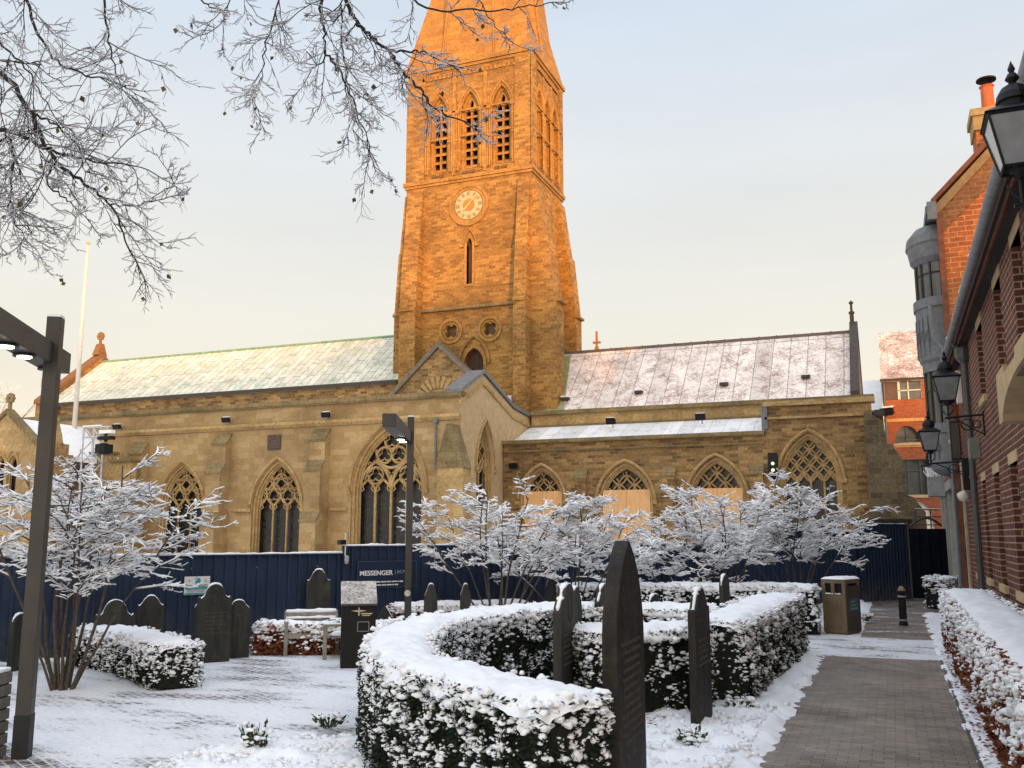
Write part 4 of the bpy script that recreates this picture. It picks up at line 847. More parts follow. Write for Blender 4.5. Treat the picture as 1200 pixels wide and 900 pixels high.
# second, paler pipe near the far end and small fixtures
mb = MB(); mb.tube([(WX-.07, 25.9, 0), (WX-.07, 25.9, 3.9), (WX-.25, 26.6, 4.4)], .05, 8); mb.build('downpipe', plain('cream_pipe', (.45, .40, .30), .6), b1)
def wallbox(y, z, ly, lz, dx, mat, name, label, cat, snow=False):
    t = thing(name, label, cat, (WX-dx/2, y, z)); mb = MB(); mb.box(WX-dx, WX-.002, y-ly/2, y+ly/2, z-lz/2, z+lz/2); mb.build('body', mat, t, bevel=.012)
    mb = MB(); mb.box(WX-dx-.01, WX-dx-.001, y-ly/2+.03, y+ly/2-.03, z-lz/2+.03, z+lz/2-.03); mb.build('cover', mat, t); return t
wallbox(21.4, 3.75, .42, .42, .20, plain('junction_box', (.21, .21, .19), .6), 'junction_box', 'grey square junction box on the brick wall beside the downpipe', 'junction box')
wallbox(24.6, 3.42, .22, .75, .14, BLACK, 'wall_speaker', 'slim black speaker fixed to the brick wall under the second lantern', 'speaker')
wallbox(25.0, 5.55, .3, .8, .12, WHITEPAINT, 'alarm_box', 'narrow white alarm box high on the brick wall behind the second lantern', 'alarm box')
t = thing('dome_camera', 'white dome camera on the brick wall just below the slim speaker', 'camera', (WX-.15, 24.7, 2.9))
mb = MB(); mb.lathe((WX-.16, 24.7, 2.78), [(.0, 0), (.09, .02), (.13, .1), (.14, .18), (.06, .24)], 12); mb.build('dome', WHITEPAINT, t, smooth=True); mb = MB(); mb.tube([(WX-.16, 24.7, 3.0), (WX, 24.7, 3.05)], .035, 6); mb.build('arm', WHITEPAINT, t)
# stone door hood
hd = thing('door_hood', 'stone door hood with an arched underside and a line of snow, on the brick wall', 'door hood', (WX-.35, 11.3, 3.5))
y0, y1 = 8.6, 14.05; mb = MB()
prof = [(y0, 3.46), (y0+.4, 3.46)] + [((y0+y1)/2 - cos(pi*i/14)*((y1-y0)/2-.4), 3.46 + .42*sin(pi*i/14)) for i in range(1, 14)] + [(y1-.4, 3.46), (y1, 3.46), (y1, 4.02), (y0, 4.04)]
mb.prism(prof, west(WX-.34), 0, .335); mb.build('hood', PLASTERSTONE, hd, recalc=True)
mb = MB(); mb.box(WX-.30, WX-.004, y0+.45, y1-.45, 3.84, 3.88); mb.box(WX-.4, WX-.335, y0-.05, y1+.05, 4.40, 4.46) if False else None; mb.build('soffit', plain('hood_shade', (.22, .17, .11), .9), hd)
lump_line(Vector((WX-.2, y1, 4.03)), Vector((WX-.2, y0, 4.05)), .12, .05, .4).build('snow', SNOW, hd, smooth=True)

# lanterns
def lantern(loc, wall_x, label, k=1.0, arm=True):
    x, y, z = loc; t = thing('wall_lantern', label, 'lantern', loc, 'black lanterns on the brick buildings')
    hw0, hw1, hh = .15*k, .26*k, .50*k; fr = MB()
    b0 = [Vector((x+a*hw0, y+b*hw0, z)) for a, b in ((-1,-1),(1,-1),(1,1),(-1,1))]; b1_ = [Vector((x+a*hw1, y+b*hw1, z+hh)) for a, b in ((-1,-1),(1,-1),(1,1),(-1,1))]
    for i in range(4):
        fr.tube([b0[i], b1_[i]], .016*k, 4); fr.tube([b0[i], b0[(i+1) % 4]], .016*k, 4); fr.tube([b1_[i], b1_[(i+1) % 4]], .022*k, 4)
    fr.build('frame', BLACK, t)
    gl = MB(); gl.add([p for p in b0] + [p for p in b1_], [(i, (i+1) % 4, (i+1) % 4+4, i+4) for i in range(4)])
    gl.build('glass', CLEARGLASS, t)
    pn = MB(); pn.box(x-.05*k, x+.05*k, y-.05*k, y+.05*k, z+.02, z+hh*.5); pn.build('lamp', plain('opal_lamp', (.6, .58, .52), .4), t)
    rf = MB(); q = [Vector((x+a*hw1*1.12, y+b*hw1*1.12, z+hh+.01)) for a, b in ((-1,-1),(1,-1),(1,1),(-1,1))]; u = [Vector((x+a*hw1*.5, y+b*hw1*.5, z+hh+.12*k)) for a, b in ((-1,-1),(1,-1),(1,1),(-1,1))]
    rf.add(q+u, [(3,2,1,0), (4,5,6,7)] + [(i, (i+1) % 4, (i+1) % 4+4, i+4) for i in range(4)])
    rf.lathe((x, y, z+hh+.11*k), [(.14*k, 0), (.14*k, .06*k), (.165*k, .07*k), (.15*k, .14*k), (.11*k, .21*k), (.05*k, .25*k), (.03*k, .27*k), (.065*k, .31*k), (.04*k, .36*k), (.02*k, .37*k), (.035*k, .41*k), (.0, .50*k)], 14); rf.build('cap', BLACK, t)
    br = MB(); br.tube([(x, y, z), (x, y, z-.40*k)], .022*k, 6); br.lathe((x, y, z-.10*k), [(.05*k, 0), (.09*k, .06*k), (.10*k, .1*k)], 10)
    for s_ in (-1, 1): br.tube([(x+s_*(.02+.10*sin(pi*i/6))*k, y, z-.30*k+.05*k*i) for i in range(7)], .012*k, 5)
    if arm:
        zz = z-.36*k; br.tube([(x-.06, y, zz), (wall_x, y, zz+.04)], .025*k, 6); br.box(wall_x-.03, wall_x, y-.03, y+.03, zz-.38, zz+.1)
        for r_, c_ in ((.12, .30), (.08, .14)): br.tube([(wall_x-c_+r_*cos(a)*.9, y, zz-.14+r_*sin(a)*.9) for a in [2*pi*i/12 for i in range(13)]], .012, 5)
        br.tube([(wall_x, y, zz-.35), (wall_x-.25, y, zz-.2), (x+.1, y, zz)], .014, 5)
    br.build('bracket', BLACK, t); return t
lantern((1.04, 7.6, 4.70), WX, 'large black lantern nearest the camera at the top right corner', .78)
lantern((1.13, 20.0, 4.58), WX, 'black lantern on a scrolled bracket in front of the grey bay, over the downpipe', .92)
lantern((.96, 25.2, 4.05), WX, 'third black lantern in the row, hanging before the far orange building', .9)
lantern((1.25, 35.5, 3.95), 1.62, 'smallest and farthest black lantern above the white arched doorway', .8)
t = thing('column_speaker', 'tall black box hanging under the bracketed lantern near the downpipe', 'speaker', (1.22, 20.0, 3.6))
mb = MB(); mb.box(1.13, 1.31, 19.93, 20.07, 3.42, 4.18); mb.build('body', BLACK, t, bevel=.01); mb = MB(); mb.box(1.15, 1.29, 19.922, 19.928, 3.46, 4.14); mb.build('grille', DARKMETAL, t)

# tall orange gabled house with the lead bay
OX = 1.63; oy = 27.0; og = thing('gabled_house', 'tall orange brick gabled house with a curved lead bay window and chimney', 'house', (OX, oy, 0))
mb = MB(); put(mb, plate([(OX, 0), (9, 0), (9, 11.2), (5.2, 14.5), (OX, 10.9)], [], .35), front(oy)); mb.build('gable_wall', ORANGEBRICK, og, recalc=True)
mb = MB(); mb.box(OX, OX+.35, oy+.36, 37, 0, 10.8); mb.box(OX+.36, 9, 36.6, 37, 0, 10.8); mb.build('side_wall', masonry('side_brick', (.20, .075, .04), (.13, .045, .028), (.3, .2, .13), .4, .14, .012), og, recalc=True)
mb = MB()
for a0, b0, a1, b1 in ((OX-.15, 10.85, 5.2, 14.6), (9.1, 11.1, 5.2, 14.6)):
    mb.prism([(a0, b0), (a1, b1), (a1, b1+.16), (a0, b0+.16)], front(oy-.12), 0, 10.2)
mb.build('roof', TILE, og, recalc=True)
mb = MB(); mb.prism([(OX-.05, 10.55), (5.2, 14.25), (5.2, 14.55), (OX-.05, 10.85)], front(oy-.07), 0, .08); mb.build('bargeboard', plain('ochre_verge', (.30, .19, .09), .9), og, recalc=True)
mb = MB(); mb.prism([(OX+.0, 10.02), (5.2, 13.35), (5.2, 14.3), (OX+.0, 10.8)], front(oy-.025), 0, .03); mb.build('verge_brick', masonry('verge_brick', (.27, .12, .05), (.2, .085, .04), (.3, .2, .1), .35, .12, .01), og, recalc=True)
mb = MB(); mb.box(OX-.04, OX+.10, oy-.06, oy+.02, 0, 10.6); mb.build('corner_strip', TILE, og)
mb = MB(); mb.box(OX-.30, OX-.05, oy-.1, 37, 10.62, 10.84); mb.box(OX-.26, OX-.02, oy-.14, oy+.05, 10.45, 10.95); mb.build('gutter', LEAD, og)
mb = MB(); mb.box(2.75, 3.75, 27.3, 28.3, 11.5, 13.3); ch = mb.build('chimney', ORANGEBRICK, og)
mb = MB(); mb.box(2.70, 3.80, 27.25, 28.35, 12.95, 13.35); mb.box(2.64, 3.86, 27.19, 28.41, 13.35, 13.55); mb.build('chimney_cap', plain('ochre_cap', (.42, .29, .13), .9), ch)
mb = MB(); mb.lathe((3.15, 27.7, 13.55), [(.20, 0), (.17, .1), (.16, .75), (.2, .8), (.15, .82)], 14); mb.build('chimney_pot', POT, ch); mb = MB(); mb.lathe((3.15, 27.7, 14.50), [(.0, .0), (.26, .02), (.26, .06), (.0, .1)], 14); mb.tube([(3.05, 27.7, 14.35), (3.05, 27.7, 14.52)], .02, 4); mb.tube([(3.25, 27.7, 14.35), (3.25, 27.7, 14.52)], .02, 4); mb.build('cowl', BLACK, ch)
def halfbay(r0, z0, r1, z1, mat, name, par, yc=28.25, n=14, steps=None):
    mb = MB(); prof = steps or [(r0, z0), (r1, z1)]
    vs = []; fs = []
    for r, z in prof:
        for i in range(n+1): a = -pi/2 - pi*i/n; vs.append((OX + r*cos(a)*1.0, yc + r*1.25*sin(a)*-1, z))
    m = n+1
    for j in range(len(prof)-1):
        for i in range(n): fs.append((j*m+i, j*m+i+1, (j+1)*m+i+1, (j+1)*m+i))
    fs += [tuple(range(m)), tuple(range((len(prof)-1)*m, len(prof)*m))]; mb.add(vs, fs); return mb.build(name, mat, par, smooth=False, recalc=True)
bay = halfbay(.60, 0, .60, 0, LEAD, 'bay', og, steps=[(.0, 3.55), (.36, 3.62), (.52, 3.75), (.60, 3.95), (.60, 4.75)])
halfbay(0, 0, 0, 0, LEAD, 'bay_apron', og, steps=[(.28, 6.45), (.52, 6.55), (.66, 6.75), (.69, 8.2)])
for z, r in ((4.72, .64), (8.18, .73), (6.42, .60)): halfbay(0, 0, 0, 0, LEAD, 'bay_band', og, steps=[(r, z), (r, z+.26)])
halfbay(0, 0, 0, 0, LEAD, 'bay_hood', og, steps=[(.62, 9.45), (.74, 9.6), (.80, 9.95), (.84, 10.0), (.80, 10.25), (.6, 10.5), (.1, 10.6)])
for z0, z1, r in ((4.95, 6.45, .54), (8.42, 9.47, .60)):
    bw_ = halfbay(0, 0, 0, 0, WINGLASS, 'bay_window', og, steps=[(r, z0), (r, z1)]); mb = MB()
    for i in range(8): a = -pi/2 - pi*i/7; mb.tube([(OX+(r+.02)*cos(a), 28.25-(r+.02)*1.25*sin(a), z0), (OX+(r+.02)*cos(a), 28.25-(r+.02)*1.25*sin(a), z1)], .032, 4)
    for z in ((z0+z1)/2+.2,): mb.tube([(OX+(r+.02)*cos(-pi/2-pi*i/14), 28.25-(r+.02)*1.25*sin(-pi/2-pi*i/14), z) for i in range(15)], .02, 4)
    mb.build('bay_frame', DARKMETAL, bw_)
# embossed ornament on the lead aprons (plain scrolls)
mb = MB(); random.seed(3)
for zc, r in ((4.3, .60), (7.4, .685)):
    for i in range(9):
        a = -pi/2-.5-.25*i; p0 = (OX+(r+.008)*cos(a), 28.25-(r+.008)*1.25*sin(a))
        mb.tube([(p0[0], p0[1], zc-.3*(1 if r < .65 else 1.9)), (p0[0], p0[1], zc+.28*(1 if r < .65 else 1.9))], .010, 4)
        mb.tube([(OX+(r+.01)*cos(a+.1*cos(q)), 28.25-(r+.01)*1.25*sin(a+.1*cos(q)), zc+(.1*sin(q))*(1+.6*(r > .65))) for q in [2*pi*k/10 for k in range(11)]], .010, 4)
mb.build('lead_ornament', plain('dark_lead_relief', (.115, .12, .125), .6), bay)
# shop front below
mb = MB()
for y in (27.2, 29.4, 31.6, 33.6): mb.box(OX-.14, OX+.0, y-.18, y+.18, 0, 3.2)
mb.box(OX-.2, OX-.01, 27, 34, 3.2, 3.45); mb.build('shop_pilasters', plain('grey_cream_paint', (.36, .35, .32), .6, var=.2), og)
mb = MB(); mb.box(OX-.03, OX-.005, 27.4, 33.4, .5, 3.15); mb.build('shop_window', WINGLASS, og)
mb = MB(); mb.tube([(OX-.35, oy+.3, 8.2), (OX-.33, oy+.1, 7.2), (OX-.12, oy-.05, 6.9), (OX-.1, oy-.05, .2)], .045, 6); mb.build('downpipe', LEAD, og)
mb = MB(); mb.box(OX-.62, OX-.18, 29.6, 30.3, 3.1, 3.65); wbx = tag(mb.build('window_box', plain('painted_box', (.30, .31, .31), .7)), 'grey window box with snowy dead plants under the bay window', 'window box')
mb = MB(); random.seed(9)
for i in range(60):
    p = Vector((random.uniform(OX-.6, OX-.2), random.uniform(29.6, 30.3), 3.62)); mb.tube([p, p+Vector((random.uniform(-.15, .15), random.uniform(-.15, .15), random.uniform(.1, .32)))], [.012, .02], 4)
mb.build('plants', SNOW, None).parent = wbx

# far orange building
FY = 58.0; fb = thing('brick_office', 'far orange brick building with an arched window, closing the alley beyond the church', 'building', (0, FY, 0))
fw = [(-.03, 2.05, 9.75, 10.75), (.48, 1.95, 4.25, 6.25)]
fa = arch(1.06, 1.32, 7.2, 7.25, 8.2, 10); semi = [(1.06+.66*cos(a), 7.22+.95*sin(a)) for a in [pi-pi*i/16 for i in range(17)]]
wa_ = [(1.3+.86*cos(a), 2.6+1.3*sin(a)) for a in [pi-pi*i/16 for i in range(17)]]; wa_ = [(wa_[0][0], .2)] + wa_ + [(wa_[-1][0], .2)]
mb = MB(); put(mb, plate([(-.1, 0), (9, 0), (9, 9.70), (-.1, 9.70)], [[(a, c), (b, c), (b, d), (a, d)] for a, b, c, d in fw[1:]] + [semi, wa_], .4), front(FY)); mb.box(-.1, .3, FY+.41, FY+8, 0, 9.6); mb.box(2.0, 2.6, FY-.02, FY+.41, 9.705, 10.9); mb.build('wall', FARBRICK, fb, recalc=True)
mb = MB(); mb.box(-.1, 2.0, FY+.1, FY+.4, 9.72, 10.88); w1 = mb.build('window', WINGLASS, fb); mb = MB()
for x in (.78, 1.25, 1.95, .72): mb.box(x, x+.06, FY+.04, FY+.1, 9.72, 10.88)
mb.box(.75, 2.0, FY+.04, FY+.1, 10.2, 10.26); mb.build('frame', WHITEPAINT, w1); mb = MB(); mb.box(-.1, .7, FY+.05, FY+.1, 9.72, 10.88); mb.build('panel', plain('dull_panel', (.12, .08, .07), .7), w1)
mb = MB(); put(mb, plate([(x*1.0, z) for x, z in semi], [], .02, .25), front(FY)); w2 = mb.build('window', WINGLASS, fb); mb = MB(); mb.box(1.0, 1.06, FY+.18, FY+.25, 7.2, 8.2); mb.box(.4, 1.72, FY+.18, FY+.25, 7.55, 7.6); mb.build('frame', GREYPAINT, w2)
mb = MB(); mb.box(.3, 1.85, FY-.06, FY+.02, 7.05, 7.2); mb.build('sill', PLASTERSTONE, w2)
mb = MB(); mb.box(.48, 1.95, FY+.2, FY+.23, 4.25, 6.25); w3 = mb.build('window', WINGLASS, fb); mb = MB()
for x in (.48, .95, 1.6, 1.9): mb.box(x, x+.06, FY+.12, FY+.2, 4.25, 6.25)
for z in (4.25, 5.6, 6.2): mb.box(.48, 1.95, FY+.115, FY+.195, z, z+.06)
mb.build('frame', GREYPAINT, w3); mb = MB(); mb.box(.4, 2.05, FY-.08, FY+.02, 4.08, 4.24); mb.build('sill', PLASTERSTONE, w3)
mb = MB(); put(mb, plate(wa_, [], .05, .15), front(FY)); dr = mb.build('arched_door', WHITEPAINT, fb); mb = MB(); mb.box(1.15, 1.55, FY+.10, FY+.148, 2.95, 3.25); mb.build('fanlight', GREYPAINT, dr)
mb = MB(); mb.box(-.12, 2.0, FY-.06, FY+.02, 8.42, 8.6); mb.box(-.12, 9, FY-.05, FY+.02, 6.95, 7.02); mb.build('stone_band', plain('ochre_band', (.52, .33, .12), .9), fb)
mb = MB(); mb.box(-.02, .42, FY-.04, FY, 6.1, 6.9); mb.build('stone_tablet', PLASTERSTONE, fb)
mb = MB(); mb.prism([(FY-.15, 10.9), (FY+4.5, 14.6), (FY+9, 10.9), (FY+9, 10.7), (FY-.15, 10.75)], lambda a, b, d: (d, a, b), -.15, 2.9); mb.build('roof', FARROOF, fb, recalc=True)
mb = MB(); mb.box(-.2, 2.6, FY-.25, FY-.1, 10.78, 10.92); mb.build('gutter', DARKMETAL, fb)
mb = MB(); mb.box(-3.5, -.15, FY+1, FY+5, 0, 8.9); wg = mb.build('wing', FARBRICK, fb); mb = MB(); mb.prism([(FY+.8, 8.9), (FY+4.5, 11.6), (FY+5.2, 8.9)], lambda a, b, d: (d, a, b), -3.6, -.16); mb.build('wing_roof', SNOW, wg, recalc=True)
mb = MB(); mb.tube([(-.02, FY-.1, 0), (-.02, FY-.1, 10.7)], .06, 6); mb.build('downpipe', GREYPAINT, fb)
mb = MB(); mb.lathe((.62, FY-.1, 5.9), [(.0, 0), (.13, .03), (.13, .2), (.0, .24)], 10); mb.build('round_lamp', WHITEPAINT, fb) if False else None

# floodlights on walls and ledges
def floodlight(p, nrm, label, k=1.0, snow=True):
    t = thing('floodlight', label, 'floodlight', p, 'black floodlights on the church and its neighbours'); x, y, z = p; mb = MB(); n = Vector(nrm).normalized(); sd_ = n.cross(ZV).normalized()
    up = (ZV*.9 + n*.25).normalized(); fw_ = up.cross(sd_).normalized()
    mb.obox(Vector(p), sd_, fw_, up, .22*k, .09*k, .13*k); mb.obox(Vector(p)+n*.10*k, sd_, fw_, up, .24*k, .02*k, .15*k); mb.build('lamp_housing', BLACK, t)
    mb = MB(); mb.tube([Vector(p), Vector(p)-n*.35*k, Vector(p)-n*.35*k-ZV*.2*k], .03*k, 5); mb.build('bracket', BLACK, t)
    if snow: mb = MB(); mb.obox(Vector(p)+ZV*.16*k, sd_, n, ZV, .2*k, .09*k, .03*k); mb.build('snow', SNOW, t)
for (px, py), lab in zip(((137, 500), (265, 492), (382, 486)), ('floodlight near the western end of the church wall beside the lattice mast', 'floodlight above the buttress right of the leftmost traceried window', 'floodlight under the cornice between the wall plaque and the great window')):
    q = atw(px, py, yN-.38); floodlight(tuple(q), (0, -1, -.2), lab, .85)
for (px, py), lab in zip(((716, 494), (821, 489)), ('left one of two floodlights standing on the snowy lean-to roof', 'right one of two floodlights standing on the snowy lean-to roof')):
    q = atw(px, py, 44.2); floodlight(tuple(q), (0, -1, .2), lab, 1.0)
q = atw(1040, 482, FY-.4); floodlight(tuple(q), (-.5, -1, -.3), 'floodlight on the far orange building left of its arched window', 1.5)
q = atw(602, 546, yA-.25); floodlight(tuple(q), (-.3, -1, 0), 'dark flat floodlight at the corner under the aisle parapet', .9, False)
# twin signal lamp on the chancel wall
q = atw(906, 545, yA-.3); t = thing('signal_lamp', 'black twin-lens lamp with two glowing lights before the chancel wall', 'lamp', tuple(q))
mb = MB(); mb.box(q.x-.20, q.x+.20, q.y-.12, q.y+.12, q.z-.52, q.z+.52); mb.build('housing', BLACK, t, bevel=.02)
mb = MB()
for dz in (.06, -.22): mb.prism([(q.x+.075*cos(i*pi/8), q.z+dz+.075*sin(i*pi/8)) for i in range(16)], front(q.y-.13), 0, .02)
mb.build('lens', emit('pale_green_lens', (.60, .70, .45), .45), t)
mb = MB(); mb.tube([(q.x, q.y, q.z-.5), (q.x, q.y+.3, q.z-.6)], .04, 5); mb.build('bracket', BLACK, t)
# cable across the alley
mb = MB(); a, b = atw(985, 523, 41.5), atw(1092, 512, 38); mb.tube([a.lerp(b, i/12) - ZV*.12*sin(pi*i/12) for i in range(13)], .012, 4); solo(mb, 'overhead_cable', GREYPAINT, 'thin cable slung from the church corner across the alley', 'cable')

# flagpole and lattice mast
fp = thing('flagpole', 'tall white flagpole standing behind the church porch', 'flagpole', (-39.0, 36.4, 0))
mb = MB(); mb.tube([(-39.0, 36.4, 5.9), (-39.0, 36.4, 11), (-39.0, 36.4, 17.3)], [.13, .11, .06], 10); mb.build('pole', WHITEPAINT, fp, smooth=True)
mb = MB(); mb.lathe((-39.0, 36.4, 17.3), [(.0, 0), (.1, .05), (.12, .12), (.0, .22)], 10); mb.build('truck', GOLD, fp)
tr = thing('lighting_mast', 'frosted lattice lighting mast with a black moving spotlight on its arm', 'lighting mast', (-26.85, 26, 0))
mb = MB(); X0, X1, Y0, Y1 = -27.12, -26.62, 25.75, 26.2
for x in (X0, X1):
    for y in (Y0, Y1): mb.tube([(x, y, 0), (x, y, 5.85)], .032, 6)
nz = 14
for i in range(nz):
    z0, z1 = 5.85*i/nz, 5.85*(i+1)/nz; fl = i % 2
    for (xa, ya, xb, yb) in ((X0, Y0, X1, Y0), (X0, Y1, X1, Y1), (X0, Y0, X0, Y1), (X1, Y0, X1, Y1)):
        if fl: xa, xb, ya, yb = xb, xa, yb, ya
        mb.tube([(xa, ya, z0), (xb, yb, z1)], .018, 4)
for z in (5.5, 5.85): mb.tube([(X0, Y0, z), (-25.9, Y0, z)], .03, 6)
for i in range(5): mb.tube([(-26.62+.15*i, Y0, 5.5 if i % 2 else 5.85), (-26.47+.15*i, Y0, 5.85 if i % 2 else 5.5)], .018, 4)
mb.build('lattice', plain('frosted_aluminium', (.52, .53, .55), .5, var=.3), tr)
mb = MB(); mb.obox(Vector((-26.05, Y0-.05, 5.05)), Vector((1, 0, 0)), Vector((0, 1, 0)), ZV, .22, .2, .16); mb.lathe((-26.05, Y0-.05, 4.85), [(.18, 0), (.24, .08), (.22, .35), (.1, .4)], 12); mb.tube([(-26.05, Y0, 5.3), (-26.05, Y0, 5.6)], .06, 6); mb.box(-26.32, -25.72, Y0-.12, Y0+.12, 5.38, 5.5); mb.build('spotlight', BLACK, tr)
mb = MB(); mb.box(-26.30, -25.74, Y0-.1, Y0+.1, 5.60, 5.72); mb.box(X0-.03, -26.3, Y0-.04, Y0+.04, 5.88, 5.93); mb.build('snow', SNOW, tr)

# ================================================================ lamp posts
def lamp_post(base, ht, adir, near, far, lits, dims, label, w_=.085, off_=0):
    t = thing('lamp_post', label, 'lamp post', tuple(base), 'square bronze lamp posts'); x, y = base.x, base.y; OFF = off_
    fwd = Vector((base.x, base.y, 0)).normalized(); mb = MB(); ax = Vector(adir).normalized(); ay = Vector((-ax.y, ax.x, 0))
    mb.obox((x, y, ht/2+.18), ax, ay, ZV, w_, w_, ht/2-.18); po = mb.build('post', DARKMETAL, t, bevel=.006)
    mb = MB(); mb.obox((x, y, .19), ax, ay, ZV, w_+.004, w_+.004, .19); mb.build('foot', plain('post_foot', (.012, .012, .012), .6), t)
    mb = MB(); mb.obox((x, y, ht+.01), ax, ay, ZV, w_*.95, w_*.95, .012); mb.build('snow', SNOW, t)
    mb = MB(); hh = .105; zc = ht-.36; off = ay*(w_+.118) * (1)
    c = Vector((x, y, zc)) + off*OFF + ax*((near-far)/2); mb.obox(c, ax, ay, ZV, (near+far)/2, .105, hh); mb.build('arm', DARKMETAL, t, bevel=.006)
    for k, s_ in [(k, 1) for k in lits] + [(k, 0) for k in dims]:
        p = Vector((x, y, zc-hh-.004)) + off*OFF + ax*k; sp_ = MB(); sp_.lathe((p.x, p.y, p.z-.02), [(.055, 0), (.10, 0), (.10, .03), (.055, .03)], 18); so = sp_.build('spotlight', BLACK, t)
        sp_ = MB(); sp_.lathe((p.x, p.y, p.z-.030), [(.0, 0), (.062, .001), (.062, .009), (0, .009)], 18); sp_.build('lens', LAMPLIT if s_ else plain('dim_lens', (.5, .42, .15), .3), so)
    mb = MB(); mb.obox(Vector((x, y, .95)) - ay*0, ax, ay, ZV, w_+.003, .05, .16); mb.build('hatch', DARKMETAL, t)
    return t
lb = GP(25, 888); lamp_post(lb, 4.10, (.53, -.848, 0), 2.8, .55, (.52, 1.0), (-.20,), 'tall square lamp post at the left edge with downlights on its crossarm', .066, -.5)
l2 = GP(477, 764); tcm = Vector((-l2.x, -l2.y, 0)).normalized() + .10*Vector((-cos(YAW), -sin(YAW), 0)); l2b = lamp_post(l2, 4.10, tuple(tcm), 2.5, .38, (.45, .80), (), 'farther square lamp post in front of the hoarding board', .056, -.5)
mb = MB(); c = Vector((l2.x, l2.y, 0)); n_ = Vector((.37, -.93, 0)); s_ = Vector((.93, .37, 0)); mb.prism([(.055*cos(i*pi/8), 1.0+.055*sin(i*pi/8)) for i in range(16)], lambda a, b, d: tuple(c + s_*a + n_*(.087+d) + ZV*b), 0, .003); mb.build('round_sticker', plain('sticker', (.55, .52, .45), .5, var=.5, scale=40), l2b)
# ================================================================ gravestones
def smoothcurve(pts): return pts
def stone_profile(style, w, h):
    a = w/2
    if style == 'pointed':   # lancet
        return [(-a, 0), (a, 0)] + [(x, z) for x, z in reversed(arch(0, w, 0, h*.62, h, 10)[1:-1])]
    if style == 'round': return [(-a, 0), (a, 0)] + [(a*cos(pi*i/14), h-a+a*sin(pi*i/14)) for i in range(15)]
    if style == 'gable': return [(-a, 0), (a, 0), (a, h*.68), (0, h), (-a, h*.68)]
    if style == 'shoulder':  # square shoulders and a raised round head
        r = a*.62; s = h - r - .03
        return [(-a, 0), (a, 0), (a, s-.02), (a*.9, s), (a*.82, s-.035)] + [(r*cos(q), s - .035 + (h-s+.035)*sin(q)) for q in [pi*.06 + pi*.88*i/12 for i in range(13)]] + [(-a*.82, s-.035), (-a*.9, s), (-a, s-.02)]
    if style == 'ogee':      # swept-up ogee head
        s = h*.86; L_ = [(a, s*.985), (a*.93, s), (a*.86, s*.985)]
        for i in range(1, 11): t = i/10; L_.append((a*(.86-.52*t), s*.985 + (h*.965-s*.985)*(t*t*(3-2*t))))
        L_ += [(a*.34*cos(q), h*.965 + h*.035*sin(q)) for q in [pi*i/8 for i in range(1, 5)]]
        return [(-a, 0), (a, 0)] + L_ + [(-x, z) for x, z in reversed(L_[:-1])]
    if style == 'bell':
        s = h*.80; L_ = [(a, s), (a*.95, s+.02)]
        for i in range(1, 9): t = i/8; L_.append((a*(.95-.40*t), s+.02 + (h*.90-s)*(t**.7)))
        L_ += [(a*.55*cos(q), h*.91 + h*.09*sin(q)) for q in [pi*i/10 for i in range(1, 6)]]
        return [(-a, 0), (a, 0)] + L_ + [(-x, z) for x, z in reversed(L_[:-1])]
def gravestone(base, w, h, th, face, style, label, mat=None, lean=0, carve=0, group='slate gravestones', snow=.02, side=0):
    """face = direction (degrees, 0 = +x, -90 = towards -y) that the inscribed side looks"""
    b = Vector((base[0], base[1], 0)); t = thing('gravestone', label, 'gravestone', tuple(b), group); mat = mat or SLATE
    prof = stone_profile(style, w, h); mb = MB(); fn = lambda a, z, d: (b.x+a, b.y-th/2+d, z-.05 if z == 0 else z)
    mb.prism(prof, fn, 0, th); sl = mb.build('slab', mat, t, recalc=True, bevel=.012)
    if carve:
        mb = MB(); rnd = random.Random(int(w*1000+h*77)); y = b.y-th/2-.0015; rows = carve; z = h*.62; n = 0
        while n < rows and z > h*.25:
            lw = w*rnd.uniform(.45, .8); x = -lw/2
            while x < lw/2-.02:
                l = rnd.uniform(.02, .07)
                # each carved word is a few upright strokes
                k = x
                while k < min(x+l, lw/2): mb.box(b.x+k, b.x+k+.004, y, y+.004, z, z+rnd.uniform(.018, .030)); k += .011
                x += l+.02
            z -= .062; n += 1
        mb.build('inscription', plain('worn_inscription', (.085, .08, .065), .8), sl)
        if style == 'shoulder' or style == 'bell':
            mb = MB(); mb.tube([(b.x+.11*w*cos(q), b.y-th/2, h*.83+.13*w*1.6*sin(q)) for q in [2*pi*i/20 for i in range(21)]], .012, 5); mb.tube([(b.x-.42*w, b.y-th/2, h*.70), (b.x, b.y-th/2, h*.74), (b.x+.42*w, b.y-th/2, h*.70)], .008, 5); mb.build('carving', mat, sl)
    if snow:
        mb = MB(); top = [p for p in prof if p[1] > h*.60]; top.sort(key=lambda p: p[0]); pts = [(b.x+p[0], b.y, p[1]+.001) for p in top if abs(p[0]) < w*.49]
        ks = []
        for i, p in enumerate(pts):
            q = pts[min(i+1, len(pts)-1)]; r_ = pts[max(i-1, 0)]; sl_ = abs(q[2]-r_[2])/max(1e-4, abs(q[0]-r_[0])); ks.append(max(.003, snow*(1.1 if sl_ < .7 else .55 if sl_ < 1.6 else .2)*(.8+.5*noise.noise((p[0]*9, p[1], h)))))
        if len(pts) > 2: mb.tube(pts, ks, 6, True, 1.0); mb.v = [(p[0], b.y+(p[1]-b.y)*(th*.5/max(.006, snow)) if abs(p[1]-b.y) > 1e-6 else p[1], p[2]) for p in mb.v]; mb.build('snow', SNOW, t, smooth=True)
    t.rotation_euler = (0, R(lean), R(face+90)); return t
